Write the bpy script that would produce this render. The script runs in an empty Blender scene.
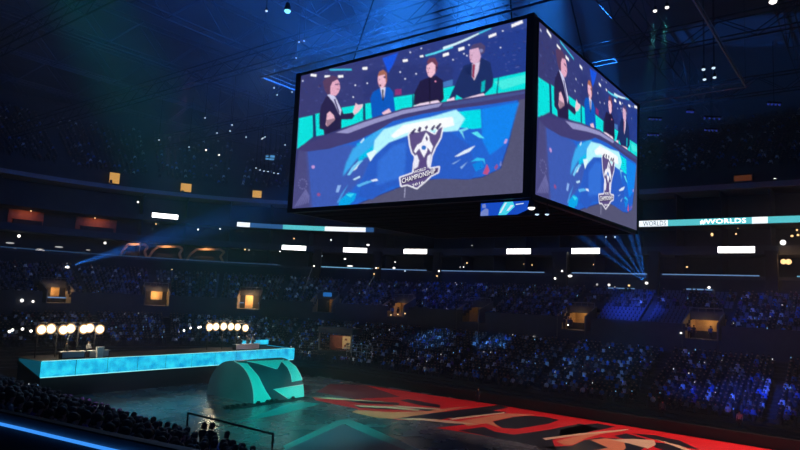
import bpy, math, random
import numpy as np
from mathutils import Vector, Matrix
R = random.Random(7)
NR = np.random.RandomState(5)
sc = bpy.context.scene
COL = sc.collection
pi = math.pi

# ------------------------------------------------------------------ camera
EYE = Vector((0, 0, 13.0))
FPX, PITCH, ROLL, YAW = 622.8, 0.11148, 0.04656, math.radians(37.77)
Fw = Vector((math.cos(YAW)*math.cos(PITCH), math.sin(YAW)*math.cos(PITCH), math.sin(PITCH)))
Rt = Vector((math.sin(YAW), -math.cos(YAW), 0))
Up = Rt.cross(Fw)
Rr = Rt*math.cos(ROLL)+Up*math.sin(ROLL)
Ur = -Rt*math.sin(ROLL)+Up*math.cos(ROLL)
cd = bpy.data.cameras.new('camera'); cam = bpy.data.objects.new('camera', cd); COL.objects.link(cam)
cd.sensor_width = 36; cd.lens = FPX/800*36; cd.clip_start = .2; cd.clip_end = 600
cam.matrix_world = Matrix(((Rr.x, Ur.x, -Fw.x, EYE.x), (Rr.y, Ur.y, -Fw.y, EYE.y), (Rr.z, Ur.z, -Fw.z, EYE.z), (0, 0, 0, 1)))
sc.camera = cam
sc.view_settings.view_transform = 'Standard'; sc.view_settings.look = 'None'; sc.view_settings.gamma = 1
sc.view_settings.exposure = 0
sc.view_settings.use_curve_mapping = False

def ray(px, py): return Fw*FPX+Rr*(px-400)+Ur*(225-py)
def on_z(px, py, z): d = ray(px, py); return EYE+d*((z-13)/d.z)
def on_x(px, py, x): d = ray(px, py); return EYE+d*(x/d.x)
def on_y(px, py, y): d = ray(px, py); return EYE+d*(y/d.y)

# the bowl: inner boards at x = 71 and y = 89.5, corner radius 27 about (44, 62.5); offset o counts outward
def off(x, y):
    if x > 44 and y > 62.5: return math.hypot(x-44, y-62.5)-27
    return x-71 if y <= 62.5 else y-89.5
def bp(s, o):
    """station s (metres along the bowl) and offset o -> point, outward normal"""
    if s < 80: return Vector((71+o, -17.5+s, 0)), Vector((1, 0, 0))
    a = (s-80)/46.0
    if a < pi/2:
        n = Vector((math.cos(a), math.sin(a), 0)); return Vector((44, 62.5, 0))+n*(27+o), n
    return Vector((44-(s-80-46*pi/2), 89.5+o, 0)), Vector((0, 1, 0))
S_END = 80+46*pi/2+34
def st(x, y):
    if y <= 62.5: return y+17.5
    if x > 44: return 80+46*math.atan2(y-62.5, x-44)
    return 80+46*pi/2+(44-x)
def on_o(px, py, o):
    d = ray(px, py); d = d/math.hypot(d.x, d.y); lo, hi = 15, 260
    for _ in range(50):
        m = (lo+hi)/2
        if off(d.x*m, d.y*m) < o: lo = m
        else: hi = m
    return EYE+d*lo

# ------------------------------------------------------------------ materials
def lin(c):
    c = c/255.0
    return c/12.92 if c < .04045 else ((c+.055)/1.055)**2.4
def L3(r, g, b): return (lin(r), lin(g), lin(b), 1)
MATS = {}
def mat(name, col, rough=.6, metal=0, emit=None, es=0, noise=0, nscale=4, spec=None, bump=0):
    if name in MATS: return MATS[name]
    m = bpy.data.materials.new(name); m.use_nodes = True; nt = m.node_tree; b = nt.nodes['Principled BSDF']
    b.inputs['Base Color'].default_value = col; b.inputs['Roughness'].default_value = rough; b.inputs['Metallic'].default_value = metal
    if spec is not None: b.inputs['Specular IOR Level'].default_value = spec
    if emit: b.inputs['Emission Color'].default_value = emit; b.inputs['Emission Strength'].default_value = es
    if noise:
        tc = nt.nodes.new('ShaderNodeTexCoord'); n = nt.nodes.new('ShaderNodeTexNoise'); n.inputs['Scale'].default_value = nscale
        n.inputs['Detail'].default_value = 5
        nt.links.new(tc.outputs['Object'], n.inputs['Vector'])
        mx = nt.nodes.new('ShaderNodeMix'); mx.data_type = 'RGBA'
        mx.inputs[6].default_value = tuple(c*(1-noise) for c in col[:3])+(1,); mx.inputs[7].default_value = tuple(min(1, c*(1+noise)) for c in col[:3])+(1,)
        nt.links.new(n.outputs['Fac'], mx.inputs[0]); nt.links.new(mx.outputs[2], b.inputs['Base Color'])
        if bump:
            bu = nt.nodes.new('ShaderNodeBump'); bu.inputs['Strength'].default_value = bump; bu.inputs['Distance'].default_value = .05
            nt.links.new(n.outputs['Fac'], bu.inputs['Height']); nt.links.new(bu.outputs[0], b.inputs['Normal'])
    MATS[name] = m; return m
def vmat(name, emit=False, rough=.8, es=1):
    m = bpy.data.materials.new(name); m.use_nodes = True; nt = m.node_tree; b = nt.nodes['Principled BSDF']
    a = nt.nodes.new('ShaderNodeVertexColor'); a.layer_name = 'Col'
    b.inputs['Roughness'].default_value = rough
    if emit:
        b.inputs['Base Color'].default_value = (.01, .01, .012, 1); b.inputs['Emission Strength'].default_value = es; b.inputs['Roughness'].default_value = .5
        nt.links.new(a.outputs[0], b.inputs['Emission Color'])
    else: nt.links.new(a.outputs[0], b.inputs['Base Color'])
    return m
def glow(name, col, s): return mat(name, (.02, .02, .02, 1), .5, emit=col, es=s)

concrete = mat('dark_concrete', (.03, .034, .042, 1), .8, noise=.5, nscale=.6)
conc2 = mat('fascia_concrete', (.055, .062, .08, 1), .7, noise=.3, nscale=.8)
blackm = mat('black_paint', (.012, .012, .014, 1), .7, noise=.4)
steel = mat('black_steel', (.03, .03, .035, 1), .45, .6, noise=.3)
truss_m = mat('truss_aluminium', (.28, .29, .32, 1), .45, .5, noise=.3)
seat_m = mat('seat_plastic', (.13, .14, .22, 1), .45, noise=.3)
cream = mat('corridor_cream_paint', (.62, .45, .24, 1), .7, noise=.3, nscale=2)
cheekm = mat('portal_concrete', (.22, .2, .18, 1), .8, noise=.4, nscale=1)

# ------------------------------------------------------------------ mesh helpers
class MB:
    def __init__(s): s.v = []; s.f = []; s.m = []
    def add(s, vs, fs, mi=0):
        n = len(s.v); s.v += [tuple(v) for v in vs]; s.f += [tuple(i+n for i in f) for f in fs]; s.m += [mi]*len(fs)
    def box(s, c, d, mi=0, rz=0, taper=1):
        x, y, z = d[0]/2, d[1]/2, d[2]/2; vs = []
        for k, (sx, sy, sz) in enumerate([(-1, -1, -1), (1, -1, -1), (1, 1, -1), (-1, 1, -1), (-1, -1, 1), (1, -1, 1), (1, 1, 1), (-1, 1, 1)]):
            t = taper if sz > 0 else 1
            px, py = sx*x*t, sy*y*t
            vs.append((c[0]+px*math.cos(rz)-py*math.sin(rz), c[1]+px*math.sin(rz)+py*math.cos(rz), c[2]+sz*z))
        s.add(vs, [(3, 2, 1, 0), (4, 5, 6, 7), (0, 1, 5, 4), (1, 2, 6, 5), (2, 3, 7, 6), (3, 0, 4, 7)], mi)
    def tube(s, a, b, r, mi=0, n=6, r2=None):
        a, b = Vector(a), Vector(b); d = (b-a).normalized(); u = d.orthogonal().normalized(); w = d.cross(u); r2 = r if r2 is None else r2
        vs = []
        for p, rr in ((a, r), (b, r2)):
            for k in range(n):
                t = 2*pi*k/n; vs.append(p+u*math.cos(t)*rr+w*math.sin(t)*rr)
        s.add(vs, [(k, (k+1) % n, n+(k+1) % n, n+k) for k in range(n)]+[tuple(range(n-1, -1, -1)), tuple(range(n, 2*n))], mi)
    def path(s, pts, r, mi=0, n=6):
        for a, b in zip(pts, pts[1:]): s.tube(a, b, r, mi, n)
    def ball(s, c, r, mi=0, nu=8, nv=5, sq=(1, 1, 1)):
        vs = [(c[0], c[1], c[2]-r*sq[2])]
        for j in range(1, nv):
            ph = -pi/2+pi*j/nv
            for i in range(nu):
                t = 2*pi*i/nu; vs.append((c[0]+r*sq[0]*math.cos(ph)*math.cos(t), c[1]+r*sq[1]*math.cos(ph)*math.sin(t), c[2]+r*sq[2]*math.sin(ph)))
        vs.append((c[0], c[1], c[2]+r*sq[2])); fs = []
        for i in range(nu): fs.append((0, 1+(i+1) % nu, 1+i)); fs.append((len(vs)-1, 1+(nv-2)*nu+i, 1+(nv-2)*nu+(i+1) % nu))
        for j in range(nv-2):
            for i in range(nu):
                a = 1+j*nu+i; b = 1+j*nu+(i+1) % nu; fs.append((a, b, b+nu, a+nu))
        s.add(vs, fs, mi)
    def quad(s, a, b, c, d, mi=0): s.add([a, b, c, d], [(0, 1, 2, 3)], mi)
    def mesh(s, name, mats):
        me = bpy.data.meshes.new(name); me.from_pydata(s.v, [], s.f); me.update()
        for m in (mats if isinstance(mats, (list, tuple)) else [mats]): me.materials.append(m)
        if any(s.m): me.polygons.foreach_set('material_index', s.m)
        return me
def obj(name, mb, mats, parent=None, kind=None, loc=None, smooth=False):
    me = mb.mesh(name, mats) if isinstance(mb, MB) else mb
    if smooth: me.polygons.foreach_set('use_smooth', [True]*len(me.polygons))
    o = bpy.data.objects.new(name, me); COL.objects.link(o)
    if parent: o.parent = parent
    if kind: o['kind'] = kind
    if loc is not None: o.location = loc
    return o
def tag(o, label, cat, group=None, kind=None):
    o['label'] = label; o['category'] = cat
    if group: o['group'] = group
    if kind: o['kind'] = kind
    return o
def thing(name, label, cat, loc=(0, 0, 0), rz=0, group=None):
    o = bpy.data.objects.new(name, None); COL.objects.link(o); o.location = loc; o.rotation_euler = (0, 0, rz); o.empty_display_size = .2
    return tag(o, label, cat, group)
def dup(o, loc=None, rz=None, label=None, group=None, parent=None):
    c = o.copy(); COL.objects.link(c); c.parent = parent
    if loc is not None: c.location = loc
    if rz is not None: c.rotation_euler = (0, 0, rz)
    if label: c['label'] = label
    if group: c['group'] = group
    for ch in list(o.children): dup(ch, parent=c)
    return c
def light(kind, loc, energy, col, target=None, size=1, angle=45, blend=.5, name='lamp'):
    d = bpy.data.lights.new(name, kind); d.energy = energy; d.color = col
    if kind == 'AREA': d.size = size
    else: d.shadow_soft_size = size
    if kind == 'SPOT': d.spot_size = math.radians(angle); d.spot_blend = blend
    o = bpy.data.objects.new(name, d); COL.objects.link(o); o.location = loc
    if target is not None: o.rotation_euler = (Vector(target)-Vector(loc)).to_track_quat('-Z', 'Y').to_euler()
    return o
def stations(a, b):
    out = [a]
    if b <= 80: n = 1
    for v in np.linspace(80, 80+46*pi/2, 37):
        if a+.3 < v < b-.3: out.append(float(v))
    out.append(b); return out
def sweep(mb, prof, a, b, mi=0, caps=True):
    ss = stations(a, b); n = len(prof); vs = []
    for s in ss:
        for o, z in prof:
            p, _ = bp(s, o); vs.append((p.x, p.y, z))
    fs = [(i*n+k, i*n+k+1, (i+1)*n+k+1, (i+1)*n+k) for i in range(len(ss)-1) for k in range(n-1)]
    mb.add(vs, fs, mi)
def band(mb, o0, o1, z0, z1, a, b, mi=0):
    sweep(mb, [(o0, z0), (o0, z1), (o1, z1), (o1, z0), (o0, z0)], a, b, mi)
    for s in (a, b):
        q = [bp(s, o)[0] for o in (o0, o1)]
        mb.quad((q[0].x, q[0].y, z0), (q[1].x, q[1].y, z0), (q[1].x, q[1].y, z1), (q[0].x, q[0].y, z1), mi)

# ------------------------------------------------------------------ floor
def floor_mat():
    m = bpy.data.materials.new('event_floor'); m.use_nodes = True; nt = m.node_tree; b = nt.nodes['Principled BSDF']
    tc = nt.nodes.new('ShaderNodeTexCoord'); n = nt.nodes.new('ShaderNodeTexNoise'); n.inputs['Scale'].default_value = .35; n.inputs['Detail'].default_value = 6
    nt.links.new(tc.outputs['Object'], n.inputs['Vector'])
    br = nt.nodes.new('ShaderNodeTexBrick'); br.offset = 0; br.inputs['Scale'].default_value = 1; br.inputs['Brick Width'].default_value = 1.22; br.inputs['Row Height'].default_value = 2.44
    br.inputs['Mortar Size'].default_value = .012; br.inputs['Color1'].default_value = (1, 1, 1, 1); br.inputs['Color2'].default_value = (.8, .8, .8, 1); br.inputs['Mortar'].default_value = (.25, .25, .25, 1)
    nt.links.new(tc.outputs['Object'], br.inputs['Vector'])
    cr = nt.nodes.new('ShaderNodeValToRGB'); cr.color_ramp.elements[0].color = (.06, .065, .075, 1); cr.color_ramp.elements[1].color = (.17, .175, .19, 1)
    nt.links.new(n.outputs['Fac'], cr.inputs[0])
    mx = nt.nodes.new('ShaderNodeMix'); mx.data_type = 'RGBA'; mx.blend_type = 'MULTIPLY'; mx.inputs[0].default_value = 1
    nt.links.new(cr.outputs[0], mx.inputs[6]); nt.links.new(br.outputs[0], mx.inputs[7]); nt.links.new(mx.outputs[2], b.inputs['Base Color'])
    mr = nt.nodes.new('ShaderNodeMapRange'); mr.inputs[3].default_value = .15; mr.inputs[4].default_value = .38
    nt.links.new(n.outputs['Fac'], mr.inputs[0]); nt.links.new(mr.outputs[0], b.inputs['Roughness'])
    return m
f = MB(); f.quad((-20, -30, 0), (175, -30, 0), (175, 190, 0), (-20, 190, 0)); obj('floor', f, floor_mat(), kind='structure')

# projected floor image, its light painted as flat colour, traced in the plane of the floor
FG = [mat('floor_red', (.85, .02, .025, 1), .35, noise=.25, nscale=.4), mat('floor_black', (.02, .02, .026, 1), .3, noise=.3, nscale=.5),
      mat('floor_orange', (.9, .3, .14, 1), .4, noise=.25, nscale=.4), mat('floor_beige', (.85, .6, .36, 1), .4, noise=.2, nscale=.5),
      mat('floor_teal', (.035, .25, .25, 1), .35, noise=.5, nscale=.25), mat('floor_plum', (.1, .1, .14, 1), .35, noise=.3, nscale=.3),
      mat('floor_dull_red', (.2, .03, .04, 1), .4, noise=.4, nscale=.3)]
def z1(X, Y): return (280+X/5, 360+Y/5)
def z2(X, Y): return (420+X/5, 360+Y/5)
def z3(X, Y): return (560+X/5, 360+Y/5)
def poly(mb, pts, mi, h):
    from mathutils.geometry import tessellate_polygon
    P = [on_z(px, py, 0) for px, py in pts]
    for p in P: p.z = h; p.x = min(p.x, 70.9)
    tr = tessellate_polygon([P]); mb.add(P, [tuple(t) if (P[t[1]]-P[t[0]]).cross(P[t[2]]-P[t[0]]).z > 0 else tuple(reversed(t)) for t in tr], mi)
g = MB()
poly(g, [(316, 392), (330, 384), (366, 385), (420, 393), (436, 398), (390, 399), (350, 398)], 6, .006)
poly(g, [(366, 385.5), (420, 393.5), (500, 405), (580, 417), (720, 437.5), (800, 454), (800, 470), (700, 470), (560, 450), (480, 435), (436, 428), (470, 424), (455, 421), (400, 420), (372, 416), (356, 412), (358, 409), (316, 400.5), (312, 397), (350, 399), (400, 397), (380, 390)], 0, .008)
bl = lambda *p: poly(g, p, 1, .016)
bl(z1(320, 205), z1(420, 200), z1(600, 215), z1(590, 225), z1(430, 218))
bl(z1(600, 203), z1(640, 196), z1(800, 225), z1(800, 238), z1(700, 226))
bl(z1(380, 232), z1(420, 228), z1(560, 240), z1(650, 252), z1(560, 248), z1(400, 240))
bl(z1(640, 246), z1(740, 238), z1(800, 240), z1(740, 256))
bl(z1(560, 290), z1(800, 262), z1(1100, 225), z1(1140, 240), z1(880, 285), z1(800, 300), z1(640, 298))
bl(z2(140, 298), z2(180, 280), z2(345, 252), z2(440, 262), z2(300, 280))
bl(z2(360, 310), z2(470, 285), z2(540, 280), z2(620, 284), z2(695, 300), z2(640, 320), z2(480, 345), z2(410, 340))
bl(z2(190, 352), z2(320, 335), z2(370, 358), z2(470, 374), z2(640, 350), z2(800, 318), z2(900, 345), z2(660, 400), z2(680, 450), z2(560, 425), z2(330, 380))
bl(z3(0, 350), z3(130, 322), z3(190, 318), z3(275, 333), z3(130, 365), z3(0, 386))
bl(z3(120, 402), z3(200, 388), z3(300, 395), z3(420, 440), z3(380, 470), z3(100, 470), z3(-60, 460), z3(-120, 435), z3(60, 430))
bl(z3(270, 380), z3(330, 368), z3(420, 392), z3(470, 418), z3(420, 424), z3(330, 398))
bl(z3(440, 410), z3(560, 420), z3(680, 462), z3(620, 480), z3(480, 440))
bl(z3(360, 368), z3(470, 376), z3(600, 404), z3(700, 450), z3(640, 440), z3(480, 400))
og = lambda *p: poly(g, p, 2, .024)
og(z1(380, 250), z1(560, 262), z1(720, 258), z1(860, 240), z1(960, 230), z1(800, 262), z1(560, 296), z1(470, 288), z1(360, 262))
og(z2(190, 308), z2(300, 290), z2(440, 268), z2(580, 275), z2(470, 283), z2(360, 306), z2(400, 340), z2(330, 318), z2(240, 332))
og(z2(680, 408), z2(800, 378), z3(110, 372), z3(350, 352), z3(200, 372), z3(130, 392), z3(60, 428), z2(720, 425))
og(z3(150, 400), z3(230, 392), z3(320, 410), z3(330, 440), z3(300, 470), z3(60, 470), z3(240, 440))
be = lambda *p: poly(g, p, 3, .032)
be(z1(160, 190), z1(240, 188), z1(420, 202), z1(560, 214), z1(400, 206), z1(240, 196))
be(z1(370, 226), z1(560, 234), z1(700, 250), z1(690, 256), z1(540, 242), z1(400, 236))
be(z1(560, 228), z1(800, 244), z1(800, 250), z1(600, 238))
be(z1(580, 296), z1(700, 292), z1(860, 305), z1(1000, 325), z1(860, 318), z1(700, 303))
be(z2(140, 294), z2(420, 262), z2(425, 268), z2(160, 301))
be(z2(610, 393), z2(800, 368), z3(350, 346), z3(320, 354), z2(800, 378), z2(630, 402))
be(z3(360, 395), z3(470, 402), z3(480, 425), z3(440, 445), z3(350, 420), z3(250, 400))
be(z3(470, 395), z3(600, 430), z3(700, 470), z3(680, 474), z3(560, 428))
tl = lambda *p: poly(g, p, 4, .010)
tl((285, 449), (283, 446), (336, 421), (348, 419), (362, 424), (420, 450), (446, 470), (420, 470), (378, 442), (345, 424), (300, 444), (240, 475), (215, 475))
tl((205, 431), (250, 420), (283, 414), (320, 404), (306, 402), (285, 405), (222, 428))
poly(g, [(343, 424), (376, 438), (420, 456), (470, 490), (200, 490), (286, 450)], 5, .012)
tag(obj('floor_projection', g, FG), 'red, orange and black angular floor projection painted as colour with a dark chevron covering the arena floor', 'floor graphic')

# ------------------------------------------------------------------ bowl stands (structure)
WALL0, DEP, RISE, NL = 1.6, .86, .345, 18
ROWD, ROWR, NU = .93, .47, 11
PORT = [(578, 0), (704, 0), (476, 0), (400, 0), (325, 0), (249, 0), (155, 0), (54, 0)]
ps = []
for px, _ in PORT:
    p = on_o(px, 310, 20); ps.append(st(p.x, p.y))
ps_sorted = sorted(ps)
low = MB()
prof = [(1.2, 0), (1.2, 1.2)]
for k in range(NL): prof += [(1.2+k*DEP, 1.2+k*RISE), (1.2+(k+1)*DEP, 1.2+k*RISE)]
prof += [(16.7, 1.2+(NL-1)*RISE), (19.3, 1.2+(NL-1)*RISE)]
sweep(low, prof, 0, S_END); obj('floor_lower_tier', low, concrete, kind='structure')
ZW = 1.2+(NL-1)*RISE   # walkway height 7.07
def up_z(k): return 10.0+k*ROWR
up = MB()
edges = [0]+[v for c in ps_sorted for v in (c-2.2, c+2.2)]+[S_END]
for i in range(0, len(edges), 2):
    a, b = edges[i], edges[i+1]
    pr = [(19.3, ZW), (19.3, 10.9), (19.5, 10.9), (19.5, 10.0)]
    for k in range(NU): pr += [(19.5+k*ROWD, up_z(k)), (19.5+(k+1)*ROWD, up_z(k))]
    sweep(up, pr, a, b)
for c in ps:
    pr = []
    for k in range(5, NU): pr += [(19.5+k*ROWD, up_z(k)), (19.5+(k+1)*ROWD, up_z(k))]
    sweep(up, pr, c-2.2, c+2.2)
    sweep(up, [(19.3, ZW), (19.3, 9.0), (23.5, 9.0)], c-2.2, c+2.2)
obj('floor_upper_tier', up, conc2, kind='structure')
bd = MB(); band(bd, -.15, .15, 0, 1.15, 0, S_END); obj('wall_boards', bd, blackm, kind='structure')
# suites: slabs, back walls, upper bowl
TOPU = up_z(NU-1)
sl = MB(); band(sl, 31.7, 40, 17.5, 18.0, 0, S_END); obj('floor_suite_level', sl, conc2, kind='structure')
sl = MB(); band(sl, 32.0, 40, 21.2, 22.5, 0, S_END); obj('trim_1', sl, conc2, kind='structure')
sl = MB(); band(sl, 32.0, 40, 25.6, 26.75, 0, S_END); obj('trim_2', sl, concrete, kind='structure')
sl = MB(); band(sl, 31.6, 40, 31.0, 31.8, 0, S_END); obj('trim_3', sl, mat('lit_ledge_concrete', (.22, .24, .28, 1), .6, noise=.3), kind='structure')  # light on the concrete edge put into a paler colour
bw = MB(); sweep(bw, [(29.6, TOPU-.01), (31.6, TOPU-.01), (31.8, 17.5)], 0, S_END); sweep(bw, [(38, 17.5), (38, 31.5)], 0, S_END); obj('wall_suites', bw, concrete, kind='structure')
pw = MB()
s = 4
RS = [st(on_o(a, 222, 37).x, on_o(a, 222, 37).y) for a in (26, 97)]
while s < S_END:
    if min(abs(s-r) for r in RS) < 4.4: s += 1.3; continue
    for z0, z1_ in ((18, 21.2), (22.5, 25.6), (26.75, 31)):
        a, n = bp(s, 33.2); b, _ = bp(s, 38); c = (a+b)/2
        pw.box((c.x, c.y, (z0+z1_)/2), (4.8, .25, z1_-z0), 0, math.atan2(n.y, n.x))
    s += 6.5
obj('wall_suite_partitions', pw, concrete, kind='structure')
ub = MB(); pr = [(31.6, 31.8), (31.6, 32.1), (31.9, 32.1), (31.9, 31.9), (35, 31.9), (35, 34.5)]
for k in range(30): pr += [(35.2+k*.95, 34.5+k*.56), (35.2+(k+1)*.95, 34.5+k*.56)]
sweep(ub, pr, 0, S_END); obj('floor_top_tier', ub, concrete, kind='structure')
# outer wall and roof deck
ow = MB(); sweep(ow, [(63, 0), (63, 54)], -25, S_END+40); obj('wall_outer', ow, concrete, kind='structure')
cl = MB(); cl.quad((-30, -45, 54), (-30, 180, 54), (140, 180, 54), (140, -45, 54)); obj('ceiling', cl, mat('roof_deck', (.05, .055, .07, 1), .8, noise=.8, nscale=.15), kind='structure')

# balcony rail strips of light along the suite fascia
def strip(name, px0, px1, o, z, h, m, label, cat, grp=None, d=.08):
    a = on_z(px0[0], px0[1], z); b = on_z(px1[0], px1[1], z); sa, sb = sorted((st(a.x, a.y), st(b.x, b.y)))
    mb = MB(); band(mb, o-d, o-.01, z-h/2, z+h/2, sa, sb)
    return tag(obj(name, mb, m), label, cat, grp)
g_pale = glow('rail_light_pale_blue', L3(120, 165, 220), .6); g_dim = glow('rail_light_dim', L3(90, 140, 200), .2); g_br = glow('rail_light_cyan', L3(130, 200, 240), .8)
strips = [((-20, 245), (84, 254), g_dim, 'dim blue balcony light line at the far left of the suite level'),
          ((86, 254), (287, 267), g_dim, 'long dim balcony light line under the arched suite fronts'),
          ((322, 267), (373, 269), g_br, 'bright pale cyan balcony light line between the two dark pillars left of centre'),
          ((380, 270), (432, 271), g_pale, 'short pale balcony light line right under the third white panel'),
          ((443, 271), (549, 273), g_pale, 'pale balcony light line below the jumbotron corner'),
          ((573, 273), (647, 274), g_pale, 'pale balcony light line crossing behind the blue beams'),
          ((661, 274), (757, 275), g_pale, 'pale balcony light line under the rightmost white panel'),
          ((790, 273), (830, 273), g_br, 'white balcony light line cut by the right edge of the picture')]
for a, b, m, lb in strips: strip('balcony_light_strip', a, b, 31.7, 18.1, .16, m, lb, 'light strip', 'balcony light strips')
# dark pillars with small lamps between the strips
for i, px in enumerate((317, 377, 437, 560, 654, 772)):
    p = on_o(px, 270, 31.2); s = st(p.x, p.y); c, n = bp(s, 31.2)
    mb = MB(); mb.box((0, 0, 0), (.9, 1.5 if px != 560 else 2.6, 7.4), 0); mb.box((0, 0, 3.9), (1.1, 1.7 if px != 560 else 2.8, .5), 0); mb.box((0, 0, -3.9), (1.1, 1.7 if px != 560 else 2.8, .5), 0)
    o = obj('trim_%d' % (i+4), mb, blackm, kind='structure', loc=(c.x, c.y, 17.5)); o.rotation_euler.z = math.atan2(n.y, n.x)

# bright white LED panels on the suite fascia
g_white = glow('led_panel_white', (1, .97, .95, 1), 4.5)
def panel(px0, px1, py, z, lb, h=.92):
    a = on_o(px0, py, 31.9); b = on_o(px1, py, 31.9); c = (a+b)/2; s = st(c.x, c.y); q, n = bp(s, 31.82)
    w = (b-a).length
    t = thing('led_panel', lb, 'LED panel', (q.x, q.y, z), math.atan2(n.y, n.x), 'white LED panels around the suite fascia')
    m = MB(); m.box((0, 0, 0), (.14, w+.16, h+.16)); obj('housing', m, blackm, t)
    m = MB(); k = 6
    for j in range(k): m.box((-.09, -w/2+w*(j+.5)/k, 0), (.05, w/k-.02, h))
    obj('light_face', m, g_white, t)
for px0, px1, py, z, lb in [(152, 178, 216, 26.7, 'bright white LED panel high on the left fascia, above the arched suite fronts'), (282, 306, 247.8, 21.85, 'bright white LED panel left of the jumbotron, just under the cyan ribbon'),
        (343.5, 367, 250.3, 21.85, 'bright white LED panel under the tapering right end of the left ribbon board'), (404, 427, 252, 21.85, 'bright white LED panel under the middle of the jumbotron, fourth from the left'),
        (507, 531, 252.3, 21.85, 'bright white LED panel directly below the near corner of the jumbotron'), (572, 600, 251.5, 21.85, 'bright white LED panel just left of the fan of blue beams'),
        (718, 755, 249.5, 21.9, 'widest white LED panel, rightmost below the right ribbon board')]:
    panel(px0, px1, py, z, lb)

# ribbon boards
rib_c = glow('ribbon_cyan', L3(95, 215, 225), .85); rib_w = glow('ribbon_white', L3(235, 245, 250), 1.3); rib_b = glow('ribbon_blue', L3(60, 120, 190), .5)
def ribbon(lb, segs, z=26.2, h=.95):
    t = thing('ribbon_board', lb, 'ribbon display', (0, 0, 0), 0, 'lit ribbon boards')
    allm = MB(); s0 = None
    lo, hi = 1e9, -1e9
    for (a, b, m) in segs:
        A = on_z(a, 225, z); A = on_o(a, 225, 31.9); B = on_o(b, 225, 31.9); sa, sb = sorted((st(A.x, A.y), st(B.x, B.y))); lo, hi = min(lo, sa), max(hi, sb)
        mb = MB(); band(mb, 31.84, 31.9, z-h/2, z+h/2, sa, sb); obj('display_segment', mb, m, t)
    mb = MB(); band(mb, 31.9, 31.98, z-h/2-.08, z+h/2+.08, lo, hi); obj('back_frame', mb, blackm, t)
    return t
ribbon('lit ribbon board curving along the fascia left of the jumbotron, blue to white', [(237, 250, rib_w), (250, 263, rib_b), (263, 283, rib_b), (283, 325, rib_c), (325, 366, rib_w), (366, 374, rib_b)])
rr = ribbon('lit cyan ribbon board with white lettering at the right edge of the picture', [(639, 668, rib_w), (668, 700, rib_c), (700, 752, rib_c), (752, 768, rib_w), (768, 830, rib_c)])
def text_mesh(txt):
    cu = bpy.data.curves.new('t', 'FONT'); cu.body = txt; cu.size = 1; cu.resolution_u = 2; o = bpy.data.objects.new('t', cu); COL.objects.link(o)
    dg = bpy.context.evaluated_depsgraph_get(); me = bpy.data.meshes.new_from_object(o.evaluated_get(dg))
    vs = [tuple(v.co) for v in me.vertices]; fs = [tuple(p.vertices) for p in me.polygons]; bpy.data.objects.remove(o)
    x0 = min(v[0] for v in vs); x1 = max(v[0] for v in vs); y0 = min(v[1] for v in vs); y1 = max(v[1] for v in vs)
    return [((v[0]-x0)/(x1-x0), (v[1]-y0)/(y1-y0)) for v in vs], fs
tw = glow('ribbon_letter_white', (1, 1, 1, 1), 3); td = glow('ribbon_letter_blue', L3(30, 110, 160), .3)
for txt, a, b, m in (('WORLDS', 643, 666, td), ('#WORLDS', 700, 746, tw)):
    vs, fs = text_mesh(txt); A = on_o(a, 222, 31.8); B = on_o(b, 222, 31.8)
    mb = MB(); mb.add([(102.81, A.y+(B.y-A.y)*u, 25.82+.76*v) for u, v in vs], fs); obj('lettering', mb, m, rr)

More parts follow.
